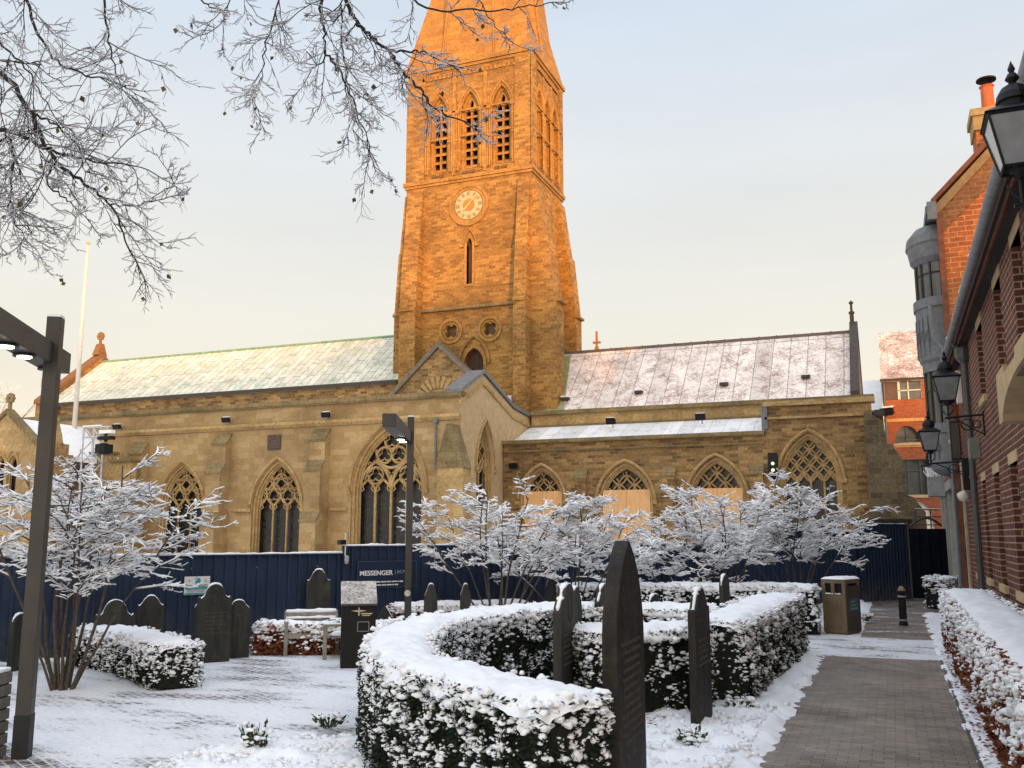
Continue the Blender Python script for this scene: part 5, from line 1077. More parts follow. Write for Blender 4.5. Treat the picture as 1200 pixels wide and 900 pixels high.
def hz(px, top, d_px_base):      # height of a thing from its top and base picture rows
    g = GP(px, d_px_base); d = ray(px, top); k = Vector((g.x, g.y)).length/Vector((d.x, d.y)).length; return EYE + d.z*k
def grave(px, base, top, wpx, style, label, face=None, th=.08, thing_face_cam=True, **k):
    g = GP(px, base); dist = Vector((g.x, g.y, EYE)).length; w_ = wpx/FPX*dist; h_ = hz(px, top, base)
    if face is None: face = math.degrees(math.atan2(-g.y, -g.x))+k.pop('turn', 0)
    return gravestone((g.x, g.y), w_, h_, th, face, style, label, **k)
NS = len(COL.objects)
grave(18, 786, 719, 20, 'round', 'narrow dark gravestone half hidden behind the tall lamp post', turn=50)
grave(131, 779, 703, 40, 'shoulder', 'broad shouldered gravestone behind the small hedge, left of its slimmer neighbour', turn=8)
grave(173, 774, 698, 27, 'ogee', 'slim gravestone with a rounded peak behind the small hedge, below the snowy shrub tip', turn=5)
grave(248, 776, 684, 36, 'shoulder', 'tall shouldered gravestone just right of the small hedge, below the warning sign', turn=14, th=.11, carve=6)
grave(233, 768, 706, 14, 'round', 'thin slab standing tight behind the tall shouldered gravestone', turn=14, th=.08)
grave(277, 771, 703, 26, 'bell', 'small round-headed gravestone beside the tall one, left of the brown hedge', turn=10)
grave(371, 755, 667, 27, 'ogee', 'tall peaked gravestone standing behind the snowy bench', turn=6)
grave(450, 757, 709, 17, 'gable', 'little gabled gravestone with snow on its pitched top, right of the info stand', turn=10, snow=.022)
grave(468, 751, 707, 14, 'round', 'little round gravestone behind the gabled one, beside the farther lamp post', turn=10)
grave(504, 763, 684, 15, 'bell', 'dark gravestone standing right of the farther lamp post', turn=12, snow=.016)
grave(545, 757, 684, 12, 'bell', 'thin round-topped gravestone left of the middle snowy shrub stems', turn=12, snow=.016)
grave(646, 744, 674, 12, 'bell', 'grey gravestone far back between the middle shrubs, before the hoarding', turn=10)
g = GP(664, 842); gravestone((g.x, g.y), .80, hz(664, 684, 842), .10, 5, 'bell', 'dark carved gravestone with a bell-shaped head inside the curved hedge', mat=SLATE, carve=6, snow=.012)
g = GP(675, 812); gravestone((g.x-.1, g.y+.3), .5, hz(675, 689, 812), .08, 5, 'bell', 'small gravestone peeping out behind the bell-headed one', carve=0, snow=.018)
g = GP(708, 792); gravestone((g.x, g.y), .62, hz(708, 684, 792), .10, 2, 'bell', 'snow-capped gravestone just left of the big pointed one, behind the straight hedge', snow=.018)
g = GP(735, 957); gravestone((g.x, g.y), .88, hz(735, 633, 957), .115, 2, 'pointed', 'big pointed gravestone in front, taller than all the others', mat=SLATE2, carve=12, snow=0, lean=0)
g = GP(823, 852); gravestone((g.x, g.y), .74, hz(822, 689, 852), .085, -1, 'ogee', 'slender gravestone seen nearly edge-on at the end of the straight hedge', mat=SLATE2, snow=.025, carve=5)
g = GP(768, 778); gravestone((g.x, g.y), .4, hz(768, 696, 778), .08, -10, 'round', 'small grey gravestone between the two back hedges, right of the pointed one', snow=.02)
g = GP(868, 760); gravestone((g.x-.25, g.y), .5, hz(868, 673, 760), .08, -4, 'round', 'thin gravestone rising above the path-side hedge near the far shrubs', snow=.02)

# ================================================================ hedges
def ico(n):
    bm = bmesh.new(); bmesh.ops.create_icosphere(bm, subdivisions=n, radius=1); v = [tuple(p.co) for p in bm.verts]; f = [tuple(q.index for q in p.verts) for p in bm.faces]; bm.free(); return v, f
ICO1, ICO2 = ico(1), ico(2)
def blob(mb, p, r, rnd, flat=.7, base=ICO1, amp=.35, stretch=None):
    sx_, sy_ = rnd.uniform(.6, 1.6), rnd.uniform(.6, 1.6); flat *= rnd.uniform(.7, 1.15); o = rnd.uniform(0, 99); vs = []
    for v in base[0]:
        k = r*(1+amp*noise.noise((v[0]*1.4+o, v[1]*1.4, v[2]*1.4))*2.2); vs.append((p[0]+v[0]*k*sx_, p[1]+v[1]*k*sy_, p[2]+v[2]*k*flat))
    mb.add(vs, base[1])
def leaf(mb, p, d, n, l, w_):
    s_ = d.cross(n); s_ = s_.normalized() if s_.length > 1e-4 else Vector((1, 0, 0)); a = p - d*l*.5; b = p + d*l*.5; m = p + n*l*.08
    mb.add([a, m+s_*w_, b, m-s_*w_], [(0, 1, 2, 3)])
def catmull(pts, step):
    P_ = [Vector((p[0], p[1], p[2] if len(p) > 2 else 0)) for p in pts]; P_ = [P_[0]*2-P_[1]] + P_ + [P_[-1]*2-P_[-2]]; out = []
    for i in range(1, len(P_)-2):
        n = max(1, int((P_[i+1]-P_[i]).length/step))
        for k in range(n):
            t = k/n; a, b, c, d = P_[i-1:i+3]
            out.append(.5*((2*b)+(c-a)*t+(2*a-5*b+4*c-d)*t*t+(3*b-a-3*c+d)*t**3))
    out.append(P_[-2]); return out
def hedge(pts, width, ht, label, leafmat=YEW, name='yew_hedge', cat='hedge', group=None, lsize=.05, ldens=900, sdens=260, ssize=(.018, .055), cap=.09, step=.05, seed=1, hi=True, cov=.12, capdrop=.05, faces=(1, 1)):
    rnd = random.Random(seed); line = catmull(pts, step); n = len(line); T = []; Nn = []; HW = [(q.z or width)/2 for q in line]; line = [Vector((q.x, q.y, 0)) for q in line]
    for i in range(n):
        t = (line[min(i+1, n-1)] - line[max(i-1, 0)]).normalized(); T.append(t); Nn.append(Vector((-t.y, t.x, 0)))
    t0 = thing(name, label, cat, (line[n//2].x, line[n//2].y, 0), group); hw = width/2
    cum = [0.]
    for i in range(1, n): cum.append(cum[-1] + (line[i]-line[i-1]).length)
    Ltot = cum[-1]
    # dark twiggy core
    mb = MB(); sec = [(-1, .04), (-1, .5), (-1, .9), (-.85, 1), (.85, 1), (1, .9), (1, .5), (1, .04)]; m = len(sec); k2 = max(1, int(.15/step)); idx = list(range(0, n, k2)); 
    if idx[-1] != n-1: idx.append(n-1)
    for i in idx:
        for a, z in sec:
            q = line[i] + Nn[i]*a*(HW[i]-.06) + ZV*z*(ht-.05); j = .05*noise.noise((q.x*4, q.y*4, q.z*4)); mb.v.append(tuple(q + Nn[i]*a*j))
    for r in range(len(idx)-1):
        for k in range(m-1): mb.f.append((r*m+k, r*m+k+1, (r+1)*m+k+1, (r+1)*m+k))
    mb.f += [tuple(range(m)), tuple(range((len(idx)-1)*m+m-1, (len(idx)-1)*m-1, -1))]
    mb.build('branches', plain('hedge_core_'+name, (.012, .012, .008) if leafmat == YEW else (.05, .025, .015), .9), t0)
    # surface samples: sides, ends
    def sample():
        r = rnd.random()*(2*Ltot + 2*width)
        z = ht*(rnd.random()**.85)
        if r < 2*Ltot:
            sgn = 1 if r < Ltot else -1; l = r % Ltot; i = min(n-1, max(0, next_i(l))); q = line[i] + T[i]*rnd.uniform(-step, step)*.5 + Nn[i]*sgn*HW[i]; nr = Nn[i]*sgn
        else:
            e = 0 if r < 2*Ltot+width else n-1; nr = -T[0] if e == 0 else T[-1]; q = line[e] + Nn[e]*rnd.uniform(-1, 1)*HW[e] + nr*.02
        q = Vector((q.x, q.y, z)); bul = .07*noise.noise((q.x*2.2, q.y*2.2, z*2.2)) + .035*noise.noise((q.x*7, q.y*7, z*7))
        return q + nr*(bul - .10*max(0, (.12-z/ht)) - .03), nr
    import bisect
    def next_i(l): return bisect.bisect_left(cum, l)
    area = (2*Ltot+2*width)*ht; mb = MB()
    for _ in range(int(area*ldens)):
        q, nr = sample(); d = (Vector((rnd.gauss(0, 1), rnd.gauss(0, 1), rnd.gauss(.2, .8))) + nr*.8).normalized()
        nn_ = (nr*.8 + Vector((rnd.gauss(0, .5), rnd.gauss(0, .5), rnd.gauss(.3, .5)))).normalized(); leaf(mb, q + nr*rnd.uniform(-.05, .06), d, nn_, lsize*rnd.uniform(.7, 1.4), lsize*(.17 if leafmat == YEW else .34))
    mb.build('foliage', leafmat, t0)
    # snow: cap and clumps that lodged on the sides
    mb = MB(); na = max(8, int(width/step)); grid = []
    for i in range(n):
        row = []
        ee = min(cum[i], Ltot-cum[i])/.16; endk = min(1, ee); wk = .74+.26*sqrt(max(0, 1-(1-endk)**2))
        for a in range(na+1):
            t = -1+2*a/na; q = line[i] + Nn[i]*t*(wk*HW[i]+.04+.035*noise.noise((line[i].x*5+t*3, line[i].y*5, 8)) + .028*noise.noise((line[i].x*14, line[i].y*14, t)))
            if i == 0: q -= T[0]*.05
            if i == n-1: q += T[-1]*.05
            ed = 1-abs(t)**4; z = ht - .035 + cap*ed*(.6+.4*sqrt(endk)) - (1-ed)*capdrop*(.4+.6*endk)*(1+.5*noise.noise((line[i].x*6, line[i].y*6, t*2)))
            z += (.028*noise.noise((q.x*6, q.y*6, 1)) + .018*noise.noise((q.x*14, q.y*14, 4)) + .014*noise.noise((q.x*27, q.y*27, 2)) + .007*noise.noise((q.x*55, q.y*55, 2)) + .035*noise.noise((q.x*2, q.y*2, 6)))
            if i in (0, n-1): z -= capdrop*.6+cap*.3
            row.append(len(mb.v)); mb.v.append((q.x, q.y, z))
        grid.append(row)
    for i in range(n-1):
        for a in range(na): mb.f.append((grid[i][a], grid[i][a+1], grid[i+1][a+1], grid[i+1][a]))
    # lip of the cap, folded under
    for a in (0, na):
        lo = []
        for i in range(n):
            v = mb.v[grid[i][a]]; sg = -1 if a == 0 else 1; q = Vector(v) - Nn[i]*sg*.05 - ZV*(.016+.014*noise.noise((v[0]*12, v[1]*12, 3))); lo.append(len(mb.v)); mb.v.append(tuple(q))
        for i in range(n-1): mb.f.append((grid[i][a], grid[i+1][a], lo[i+1], lo[i]))
    cnt = 0; tries = 0; want = int(area*sdens)
    while cnt < want and tries < want*6:
        tries += 1; q, nr = sample(); c = .5*noise.noise((q.x*3.2, q.y*3.2, q.z*4.5)) + .55*noise.noise((q.x*9, q.y*9, q.z*9)) + (.95 if leafmat == BEECH else .30)*(q.z/ht-.5)
        if c < -cov+rnd.uniform(-.12, .2): continue
        r = (ssize[0] + (ssize[1]-ssize[0])*rnd.random()**1.5)*(1 if rnd.random() < .9 else 1.6)*(.8+.35*q.z/ht); blob(mb, q + nr*((.045 if leafmat == BEECH else .02)*rnd.uniform(.3, 1.2)+r*.35), r, rnd, .72, ICO2 if (hi and r > .024) else ICO1); cnt += 1
    # soft lumps where the cap spills over the edge
    for _ in range(int((2*Ltot+2*width)*55)):
        q, nr = sample(); z = ht - rnd.uniform(-.05, .13)
        if noise.noise((q.x*4, q.y*4, 11)) < -.15: continue
        blob(mb, Vector((q.x, q.y, z)) + nr*.015, rnd.uniform(.010, .036), rnd, .7, ICO2 if hi else ICO1)
    mb.build('snow', SNOW, t0, smooth=True); return t0
hedge([(-1.92, 5.86, .56), (-2.85, 6.46, .56), (-3.66, 7.06, .56), (-4.22, 7.78, .62), (-4.74, 8.8, .66), (-5.2, 10.1, .72), (-5.2, 11.5, .76), (-4.85, 12.75, .76), (-4.2, 13.5, .76), (-3.3, 13.65, .76), (-2.45, 13.85, .76)], .76, .97, 'big curved dark yew hedge with a thick snow cap in the foreground', lsize=.05, ldens=3000, sdens=620, step=.034, seed=3, ssize=(.006, .027), cov=.10, cap=.09)
hedge([(-3.35, 10.35), (-2.75, 10.85), (-2.25, 11.3)], .85, .95, 'short straight yew hedge behind the big pointed gravestone', ldens=2600, sdens=520, step=.034, seed=5, ssize=(.006, .027), cov=.10, cap=.09)
hedge([(-2.05, 11.6), (-1.98, 13.2), (-1.92, 15.0), (-1.85, 16.9)], .78, .98, 'yew hedge running along the left edge of the brick path', ldens=2400, sdens=620, step=.04, seed=8, ssize=(.007, .028), cov=.14, cap=.09)
hedge([(-6.6, 19.2), (-4.5, 20.2), (-2.8, 20.7), (-1.55, 20.75)], .7, .95, 'low yew hedge in the background ending beside the litter bin', ldens=900, sdens=260, step=.07, seed=9, lsize=.07, hi=False, ssize=(.018, .04), cov=.02)
hedge([(-8.85, 10.25), (-9.7, 10.75), (-10.6, 11.25), (-11.9, 11.75)], .62, .57, 'small low yew hedge under the left snowy shrub', ldens=2000, sdens=800, step=.05, seed=12, ssize=(.008, .026), cov=.2, cap=.08)
hedge([(-13.4, 10.3), (-12.7, 10.0), (-12.3, 9.5)], .6, .55, 'end of a low hedge at the left border behind the tall lamp post', ldens=1500, sdens=300, step=.06, seed=13, hi=False, ssize=(.012, .035), cov=.05)
BR = 'brown beech hedges'
hedge([(-10.2, 13.75), (-9.55, 14.0), (-8.9, 14.35), (-8.2, 14.8)], .5, .50, 'snowy brown-leaved beech hedge behind the bench and beside the small round gravestone', BEECH, 'beech_hedge', group=BR, lsize=.075, ldens=1500, sdens=260, step=.05, seed=15, ssize=(.012, .035), cov=.1, cap=.08)
hedge([(-8.95, 16.2), (-8.3, 16.7), (-7.6, 17.3), (-6.9, 18.0)], .55, .66, 'low snowed beech hedge behind the farther lamp post', BEECH, 'beech_hedge', group=BR, lsize=.075, ldens=1200, sdens=300, step=.06, seed=16, ssize=(.015, .04), cov=.2, cap=.11, hi=False)
hedge([(1.17, 5.6), (1.17, 8), (1.17, 11), (1.17, 14), (1.17, 17), (1.17, 19.9)], .78, .96, 'long brown-leaved beech hedge with snow on top along the brick building', BEECH, 'beech_hedge', group=BR, lsize=.065, ldens=2200, sdens=450, step=.05, seed=18, ssize=(.008, .032), cov=.14, cap=.09)
hedge([(1.0, 28.6), (1.25, 29.2), (1.4, 29.8)], .7, .85, 'dark snow-dusted bush beside the gate at the end of the path', YEW, 'bush', 'bush', ldens=500, sdens=160, step=.07, seed=19, hi=False, cap=.03)
# little snowed plants in the beds
def tuft(base, r, h, label, seed, name='shrub_tuft', n=40, green=True):
    rnd = random.Random(seed); b = Vector(base); t = thing(name, label, 'plant', tuple(b), 'small snowed plants in the beds'); mb = MB(); sm = MB()
    for _ in range(n):
        a = rnd.uniform(0, 2*pi); q = b + Vector((cos(a), sin(a), 0))*r*rnd.random()*.5; tip = q + Vector((cos(a)*r*rnd.uniform(.3, 1), sin(a)*r*rnd.uniform(.3, 1), h*rnd.uniform(.4, 1)))
        mb.tube([q, q.lerp(tip, .5)+ZV*h*.1, tip], [.006, .005, .003], 4)
        for k in range(3): leaf(mb, q.lerp(tip, rnd.uniform(.5, 1)), (tip-q).normalized(), Vector((rnd.gauss(0, 1), rnd.gauss(0, 1), 1)).normalized(), .06, .016)
        if rnd.random() < .75: blob(sm, tip - ZV*.01, rnd.uniform(.018, .04), rnd, .7)
    mb.build('leaves', plain('winter_leaf', (.05, .075, .025), .8, var=.5) if green else SOIL, t); sm.build('snow', SNOW, t, smooth=True); return t
g = GP(298, 888); tuft((g.x, g.y, .02), .12, .30, 'green sprig sticking out of the snow at the left end of the flower bed', 1)
for i, (px, py, lab) in enumerate(((385, 858, 'snowed leaves in the flower bed close against the big hedge'), (812, 880, 'pale green tuft in the snowy bed right of the big pointed gravestone'), (868, 838, 'snowed tuft at the corner of the path-side hedge'), (247, 770, 'tiny snowed plant at the foot of the tall shouldered gravestone'), (1015, 730, 'snowed ground plant beside the litter bin'))):
    g = GP(px, py); tuft((g.x, g.y, .05 if px > 280 else .0), .15 if px != 247 else .1, .15 if px != 247 else .26, lab, 20+i, n=34)
# loose snow clods along the bed edges
mb = MB(); rnd = random.Random(4)
for _ in range(900):
    y = rnd.uniform(6, 17); x = PX0 - abs(rnd.gauss(0, .18)) + .02*rnd.gauss(0, 1)
    if noise.noise((x*2, y*2, 0)) > -.2: blob(mb, (x, y, .03), rnd.uniform(.012, .042), rnd, .7)
for _ in range(1300):
    x, y = rnd.uniform(-4, -1.35), rnd.uniform(7, 11.5)
    if x + 4 > (y-6.4)*.55 - .6: blob(mb, (x, y, .09), rnd.uniform(.012, .04), rnd, .7)
for _ in range(500):
    y = rnd.uniform(6.5, 20); x = PX1 + .04 + abs(rnd.gauss(0, .06)); blob(mb, (x, y, .02), rnd.uniform(.01, .03), rnd, .7)
for _ in range(900):
    a = rnd.uniform(0, 2*pi); q = sqrt(rnd.random()); blob(mb, (-4.95+1.0*q*cos(a), 7.05+1.2*q*sin(a), .09), rnd.uniform(.012, .038), rnd, .7)
tag(mb.build('snow_clods', SNOW, smooth=True), 'loose clods of snow lying in the planting beds and along the path edge', 'snow', kind='stuff')
# fallen brown leaves at the hedge feet
mb = MB()
for _ in range(700):
    if rnd.random() < .6: x, y = rnd.uniform(.62, .85), rnd.uniform(6, 18)
    else: x, y = rnd.uniform(-3.3, -2.0), rnd.uniform(9.6, 11.2)
    leaf(mb, Vector((x, y, .06+rnd.uniform(0, .03))), Vector((rnd.gauss(0, 1), rnd.gauss(0, 1), .1)).normalized(), Vector((rnd.gauss(0, .4), rnd.gauss(0, .4), 1)).normalized(), .06, .02)
tag(mb.build('fallen_leaves', BEECH), 'fallen brown leaves scattered under the hedges', 'leaves', kind='stuff')

# ================================================================ trees and snow-laden shrubs
def perp(d, rnd):
    a = Vector((rnd.gauss(0, 1), rnd.gauss(0, 1), rnd.gauss(0, 1))); a -= d*a.dot(d); return a.normalized()
def branch(mb, sm, p, d, ln, r0, r1, rnd, nseg, curl, grav, sides, snow_r, up=0):
    pts = [Vector(p)]; dd = Vector(d).normalized(); seg = ln/nseg
    for i in range(nseg):
        dd = (dd + perp(dd, rnd)*curl + ZV*grav).normalized(); pts.append(pts[-1] + dd*seg)
    rs = [r0+(r1-r0)*i/nseg for i in range(nseg+1)]; mb.tube(pts, rs, sides, False)
    if sm is not None and snow_r > 0:
        sp_ = []; sr = []
        for i in range(len(pts)):
            t = (pts[min(i+1, nseg)]-pts[max(i-1, 0)]).normalized(); fl = max(0.15, 1-abs(t.z)**3)
            k = snow_r*fl*max(.15, 1+.95*noise.noise((pts[i].x*8, pts[i].y*8, pts[i].z*8))+.4*noise.noise((pts[i].x*23, pts[i].y*23, pts[i].z*23))); sp_.append(pts[i] + ZV*(rs[i]*.6 + k*.45)); sr.append(max(.002, k*(.55 if i in (0, nseg) else 1)))
        sm.tube(sp_, sr, 5, True, .85)
    return pts
def snowy_shrub(base, H, spread, seed, label, nst=9, snow_r=.020, lean=(0, 0), dens=1.0, name='snowy_shrub', gr='snow-laden garden shrubs', nb=7):
    rnd = random.Random(seed); b = Vector((base[0], base[1], 0)); t = thing(name, label, 'shrub', tuple(b), gr); mb = MB(); sm = MB(); tm = MB()
    for s in range(nst):
        az = 2*pi*(s+rnd.uniform(-.3, .3))/nst; out = rnd.uniform(.30, .62)*spread/H if s % 3 else rnd.uniform(.05, .2)
        d = Vector((cos(az)*out+lean[0], sin(az)*out+lean[1], 1)).normalized(); L_ = H*rnd.uniform(.72, .9)*(1+.25*out)
        st = branch(mb, sm, b + Vector((cos(az), sin(az), 0))*rnd.uniform(.03, .15), d, L_, rnd.uniform(.016, .027)*H/3, .008, rnd, 9, .10, -.012, 6, .013)
        for k in range(nb):
            f = .48+.51*(k+rnd.random())/nb; i = min(8, int(f*9)); p = st[i].lerp(st[i+1], f*9-i) if i < 9 else st[-1]
            a2 = az + rnd.uniform(-1.5, 1.5); d2 = Vector((cos(a2)+lean[0], sin(a2)+lean[1], rnd.uniform(.12, .95))).normalized(); l2_ = spread*rnd.uniform(.16, .34)*(1.25-.5*f)
            br = branch(mb, sm, p, d2, l2_, .013, .005, rnd, 6, .16, -.035, 5, snow_r*.95)
            for m_ in range(int(9*dens)):
                f2 = .18+.82*(m_+rnd.random())/int(9*dens); i2 = min(5, int(f2*6)); p2 = br[i2].lerp(br[i2+1], min(1, f2*6-i2)); a3 = a2 + rnd.choice((-1, 1))*rnd.uniform(.35, 1.15)
                d3 = Vector((cos(a3), sin(a3), rnd.uniform(-.15, .65))).normalized(); l3 = rnd.uniform(.18, .42)*spread/3.2
                tw = branch(tm, sm, p2, d3, l3, .0055, .0028, rnd, 4, .26, -.01, 3, snow_r*rnd.choice((.35, .8, 1, 1.15)))
                for q in range(int(5*dens)):
                    f3 = rnd.uniform(.2, 1); i3 = min(3, int(f3*4)); p3 = tw[i3].lerp(tw[i3+1], f3*4-i3); a4 = a3 + rnd.choice((-1, 1))*rnd.uniform(.4, 1.2)
                    branch(tm, sm, p3, Vector((cos(a4), sin(a4), rnd.uniform(-.15, .45))), rnd.uniform(.06, .19)*spread/3.2, .0035, .002, rnd, 2, .3, 0, 3, snow_r*rnd.choice((.0, .6, .85, 1.0)))
    mb.build('stems', BARK, t); tm.build('twigs', BARK, t); sm.build('snow', SNOW, t, smooth=True); return t
g = GP(72, 808); snowy_shrub((g.x, g.y), 3.15, 2.75, 21, 'large many-stemmed snowy shrub at left beside the tall lamp post', nst=14, snow_r=.0135, lean=(.06, -.0), dens=1.0, nb=8)
g = GP(585, 752); snowy_shrub((g.x, g.y), 3.3, 2.5, 33, 'bushy snow-covered shrub in the middle, right of the farther lamp post', nst=11, snow_r=.017, dens=1.05, nb=8)
g = GP(672, 744); snowy_shrub((g.x, g.y), 2.95, 2.7, 44, 'snowy shrub behind the big pointed gravestone, half merged with its left neighbour', nst=9, snow_r=.018, dens=1.0, nb=8)
g = GP(800, 733); snowy_shrub((g.x, g.y), 2.75, 2.6, 55, 'loose snowy shrub in front of the boarded window, left of the right-hand pair', nst=8, snow_r=.018, dens=.9, nb=7)
g = GP(853, 733); snowy_shrub((g.x, g.y), 3.55, 3.1, 66, 'snowy shrub with a pale thick stem, in the middle of the three at right', nst=8, snow_r=.019, dens=1.0, nb=8)
g = GP(935, 728); snowy_shrub((g.x, g.y), 3.6, 3.15, 77, 'rightmost snowy shrub, spreading in front of the traceried window near the bin', nst=10, snow_r=.019, dens=1.0, nb=8)
g = atw(-8, 560, 62)
def bare_tree(base, H, seed, label):
    rnd = random.Random(seed); b = Vector(base); t = thing('bare_tree', label, 'tree', tuple(b)); tk = MB(); mb = MB(); sm = MB()
    st = branch(tk, None, b, (0, 0, 1), H*.6, .28, .12, rnd, 8, .04, 0, 8, 0); tk.build('trunk', BARK, t)
    for k in range(26):
        f = .3+.7*k/26; p = st[min(7, int(f*8))]; az = rnd.uniform(0, 6.3); l1 = H*rnd.uniform(.25, .42); br = branch(mb, sm, p, (cos(az), sin(az), rnd.uniform(.4, 1.3)), l1, .07, .02, rnd, 7, .12, .02, 5, .02)
        for m_ in range(9):
            i = rnd.randint(1, 6); az2 = az+rnd.uniform(-1.2, 1.2); b2 = branch(mb, sm, br[i], (cos(az2), sin(az2), rnd.uniform(.2, 1.2)), l1*rnd.uniform(.25, .5), .022, .008, rnd, 5, .16, .02, 4, .018)
            for q in range(6): az3 = az2+rnd.uniform(-1.3, 1.3); branch(mb, sm, b2[rnd.randint(1, 4)], (cos(az3), sin(az3), rnd.uniform(.1, 1.2)), l1*rnd.uniform(.1, .25), .010, .005, rnd, 3, .2, .02, 3, .015)
    mb.build('branches', plain('sunlit_pink_bark', (.20, .12, .09), .9), t); sm.build('snow', SNOW, t); return t  # pink of the sunlight on this far tree is put into the bark colour
bare_tree((-75.5, 62, 0), 19.5, 5, 'distant frosted bare tree rising at the left edge behind the church porch')

# big bare tree hanging over the picture from the upper left; its trunk stands outside the frame
ot = thing('overhanging_tree', 'bare frosted tree whose dark boughs hang into the top left of the sky', 'tree', (-9.2, 5.2, 0))
tk = MB(); rnd = random.Random(8); TT = Vector((-8.2, 5.0, 8.2))
tk.tube([(-9.2, 5.2, 0), (-9.15, 5.2, 2), (-9.0, 5.15, 4.5), (-8.7, 5.1, 6.5), TT], [.34, .27, .24, .20, .14], 12); tk.build('trunk', DARKBARK, ot, smooth=True)
bm_, tw_, sn_, lf_ = MB(), MB(), MB(), MB()
def limb(ctrl, r0, r1, seed, connect=True, d0=7.0, d1=7.0, twigs=1.0, tl=1.0):
    rn = random.Random(seed); n = len(ctrl); P_ = [atd(x, y, (d0+(d1-d0)*i/(n-1))*1.0) for i, (x, y) in enumerate(ctrl)]
    if connect: P_ = [TT, TT.lerp(P_[0], .5)+ZV*.35] + P_
    # spline
    Q = [P_[0]*2-P_[1]] + P_ + [P_[-1]*2-P_[-2]]; pts = []
    for i in range(1, len(Q)-2):
        for k in range(6):
            t = k/6; a, b, c, d = Q[i-1:i+3]; pts.append(.5*((2*b)+(c-a)*t+(2*a-5*b+4*c-d)*t*t+(3*b-a-3*c+d)*t**3) + perp((c-b).normalized(), rn)*.012)
    pts.append(P_[-1]); m = len(pts); rs = [.82*(r0+(r1-r0)*i/(m-1)) for i in range(m)]; bm_.tube(pts, rs, 7, True)
    sn_.tube([p+ZV*rs[i]*.55 for i, p in enumerate(pts)], [r*.6 for r in rs], 5, True)
    start = 14 if connect else 2
    def sub(p, d, ln, r, lvl):
        d = (d + ZV*(-.12 if lvl < 3 else 0)).normalized(); ns = (6, 5, 3)[lvl-1]
        br = branch(tw_, sn_, p, d, ln, r, r*.45, rn, ns, .2, -.02+.01*lvl, 4 if lvl < 3 else 3, (.0042, .0038, .0036)[lvl-1])
        if lvl < 3:
            for k in range((6, 5)[lvl-1]):
                f = .12+.88*(k+rn.random())/(6, 5)[lvl-1]; i = min(ns-1, int(f*ns)); q = br[i].lerp(br[i+1], f*ns-i); t = (br[i+1]-br[i]).normalized(); sub(q, t*.75+perp(t, rn)*rn.uniform(.5, .95), ln*rn.uniform(.28, .55), r*.6, lvl+1)
        if lvl >= 2 and rn.random() < .018:
            c = br[-1]-ZV*.02; dl = Vector((rn.gauss(0, .4), rn.gauss(0, .4), -1)).normalized(); nl = perp(dl, rn); L4 = rn.uniform(.035, .055); s4 = dl.cross(nl)
            lf_.add([c, c+dl*L4*.45+s4*L4*.4, c+dl*L4, c+dl*L4*.45-s4*L4*.4+nl*.01], [(0, 1, 2, 3)])
    L_ = sum((pts[i+1]-pts[i]).length for i in range(start, m-1)); num = max(3, int(L_*7.5*twigs))
    for k in range(num):
        i = min(m-2, start + int((m-1-start)*(k+rn.random())/num)); t = (pts[i+1]-pts[i]).normalized(); sub(pts[i], t*.8+perp(t, rn)*rn.uniform(.6, 1.0), rn.uniform(.30, .68)*tl, max(.0042, rs[i]*.42), 1)
    sub(pts[-1], (pts[-1]-pts[-2]).normalized(), .35*tl, r1*.9, 1)
limb([(-90, 20), (0, 82), (38, 135), (62, 185), (100, 215), (130, 242), (150, 290)], .034, .007, 1)
limb([(-90, 150), (4, 152), (50, 172), (100, 186), (165, 196)], .034, .005, 2)
limb([(20, -60), (34, 10), (58, 62), (88, 84), (130, 95)], .022, .006, 3)
limb([(110, -60), (122, 10), (128, 55), (140, 95)], .020, .005, 4)
limb([(-70, 190), (8, 160), (13, 205), (12, 250), (40, 290)], .018, .004, 5, tl=.8)
limb([(38, 132), (70, 150), (94, 178), (100, 205)], .012, .004, 6, connect=False, tl=.8)
limb([(60, 185), (57, 215), (80, 235), (95, 250)], .012, .004, 7, connect=False, tl=.7)
limb([(128, 240), (165, 240), (195, 222), (206, 212)], .008, .003, 8, connect=False, tl=.45, twigs=.9)
limb([(-80, -20), (-10, 40), (30, 80), (60, 130)], .020, .005, 9)
limb([(-70, 230), (-5, 225), (25, 255), (40, 280)], .015, .004, 10, tl=.7, twigs=.8)
limb([(200, -70), (225, -10), (250, 10), (262, 12)], .015, .004, 11, tl=.4, twigs=.7)
limb([(385, -70), (402, -5), (415, 22), (432, 40), (456, 58), (482, 60), (500, 62)], .030, .007, 12, d0=7.4, d1=7.4, tl=.9)
limb([(456, 58), (472, 84), (495, 108), (507, 126), (542, 143), (556, 148)], .016, .005, 13, connect=False, d0=7.4, d1=7.4, tl=.5)
limb([(362, -70), (376, 10), (380, 40), (379, 68), (364, 84)], .022, .005, 14, d0=7.3, d1=7.3)
limb([(379, 60), (398, 82), (412, 115), (425, 150), (440, 190)], .012, .004, 15, connect=False, d0=7.3, d1=7.2, tl=.75)
limb([(400, 5), (402, 60), (410, 110), (416, 160)], .010, .003, 16, connect=False, d0=7.4, d1=7.3, tl=.6)
limb([(330, -70), (325, 0), (312, 50), (305, 95), (296, 120)], .013, .004, 17, d0=7.2, d1=7.2, tl=.7)
limb([(430, -60), (490, 6), (545, 12), (600, 10), (640, 4)], .016, .005, 18, d0=7.5, d1=7.5, tl=.55, twigs=.8)
limb([(530, -50), (560, 0), (585, 35), (610, 55)], .011, .003, 19, d0=7.6, d1=7.6, tl=.45, twigs=.8)
limb([(270, -60), (268, 0), (262, 35)], .011, .004, 20, d0=7.2, d1=7.2, tl=.6, twigs=.8)
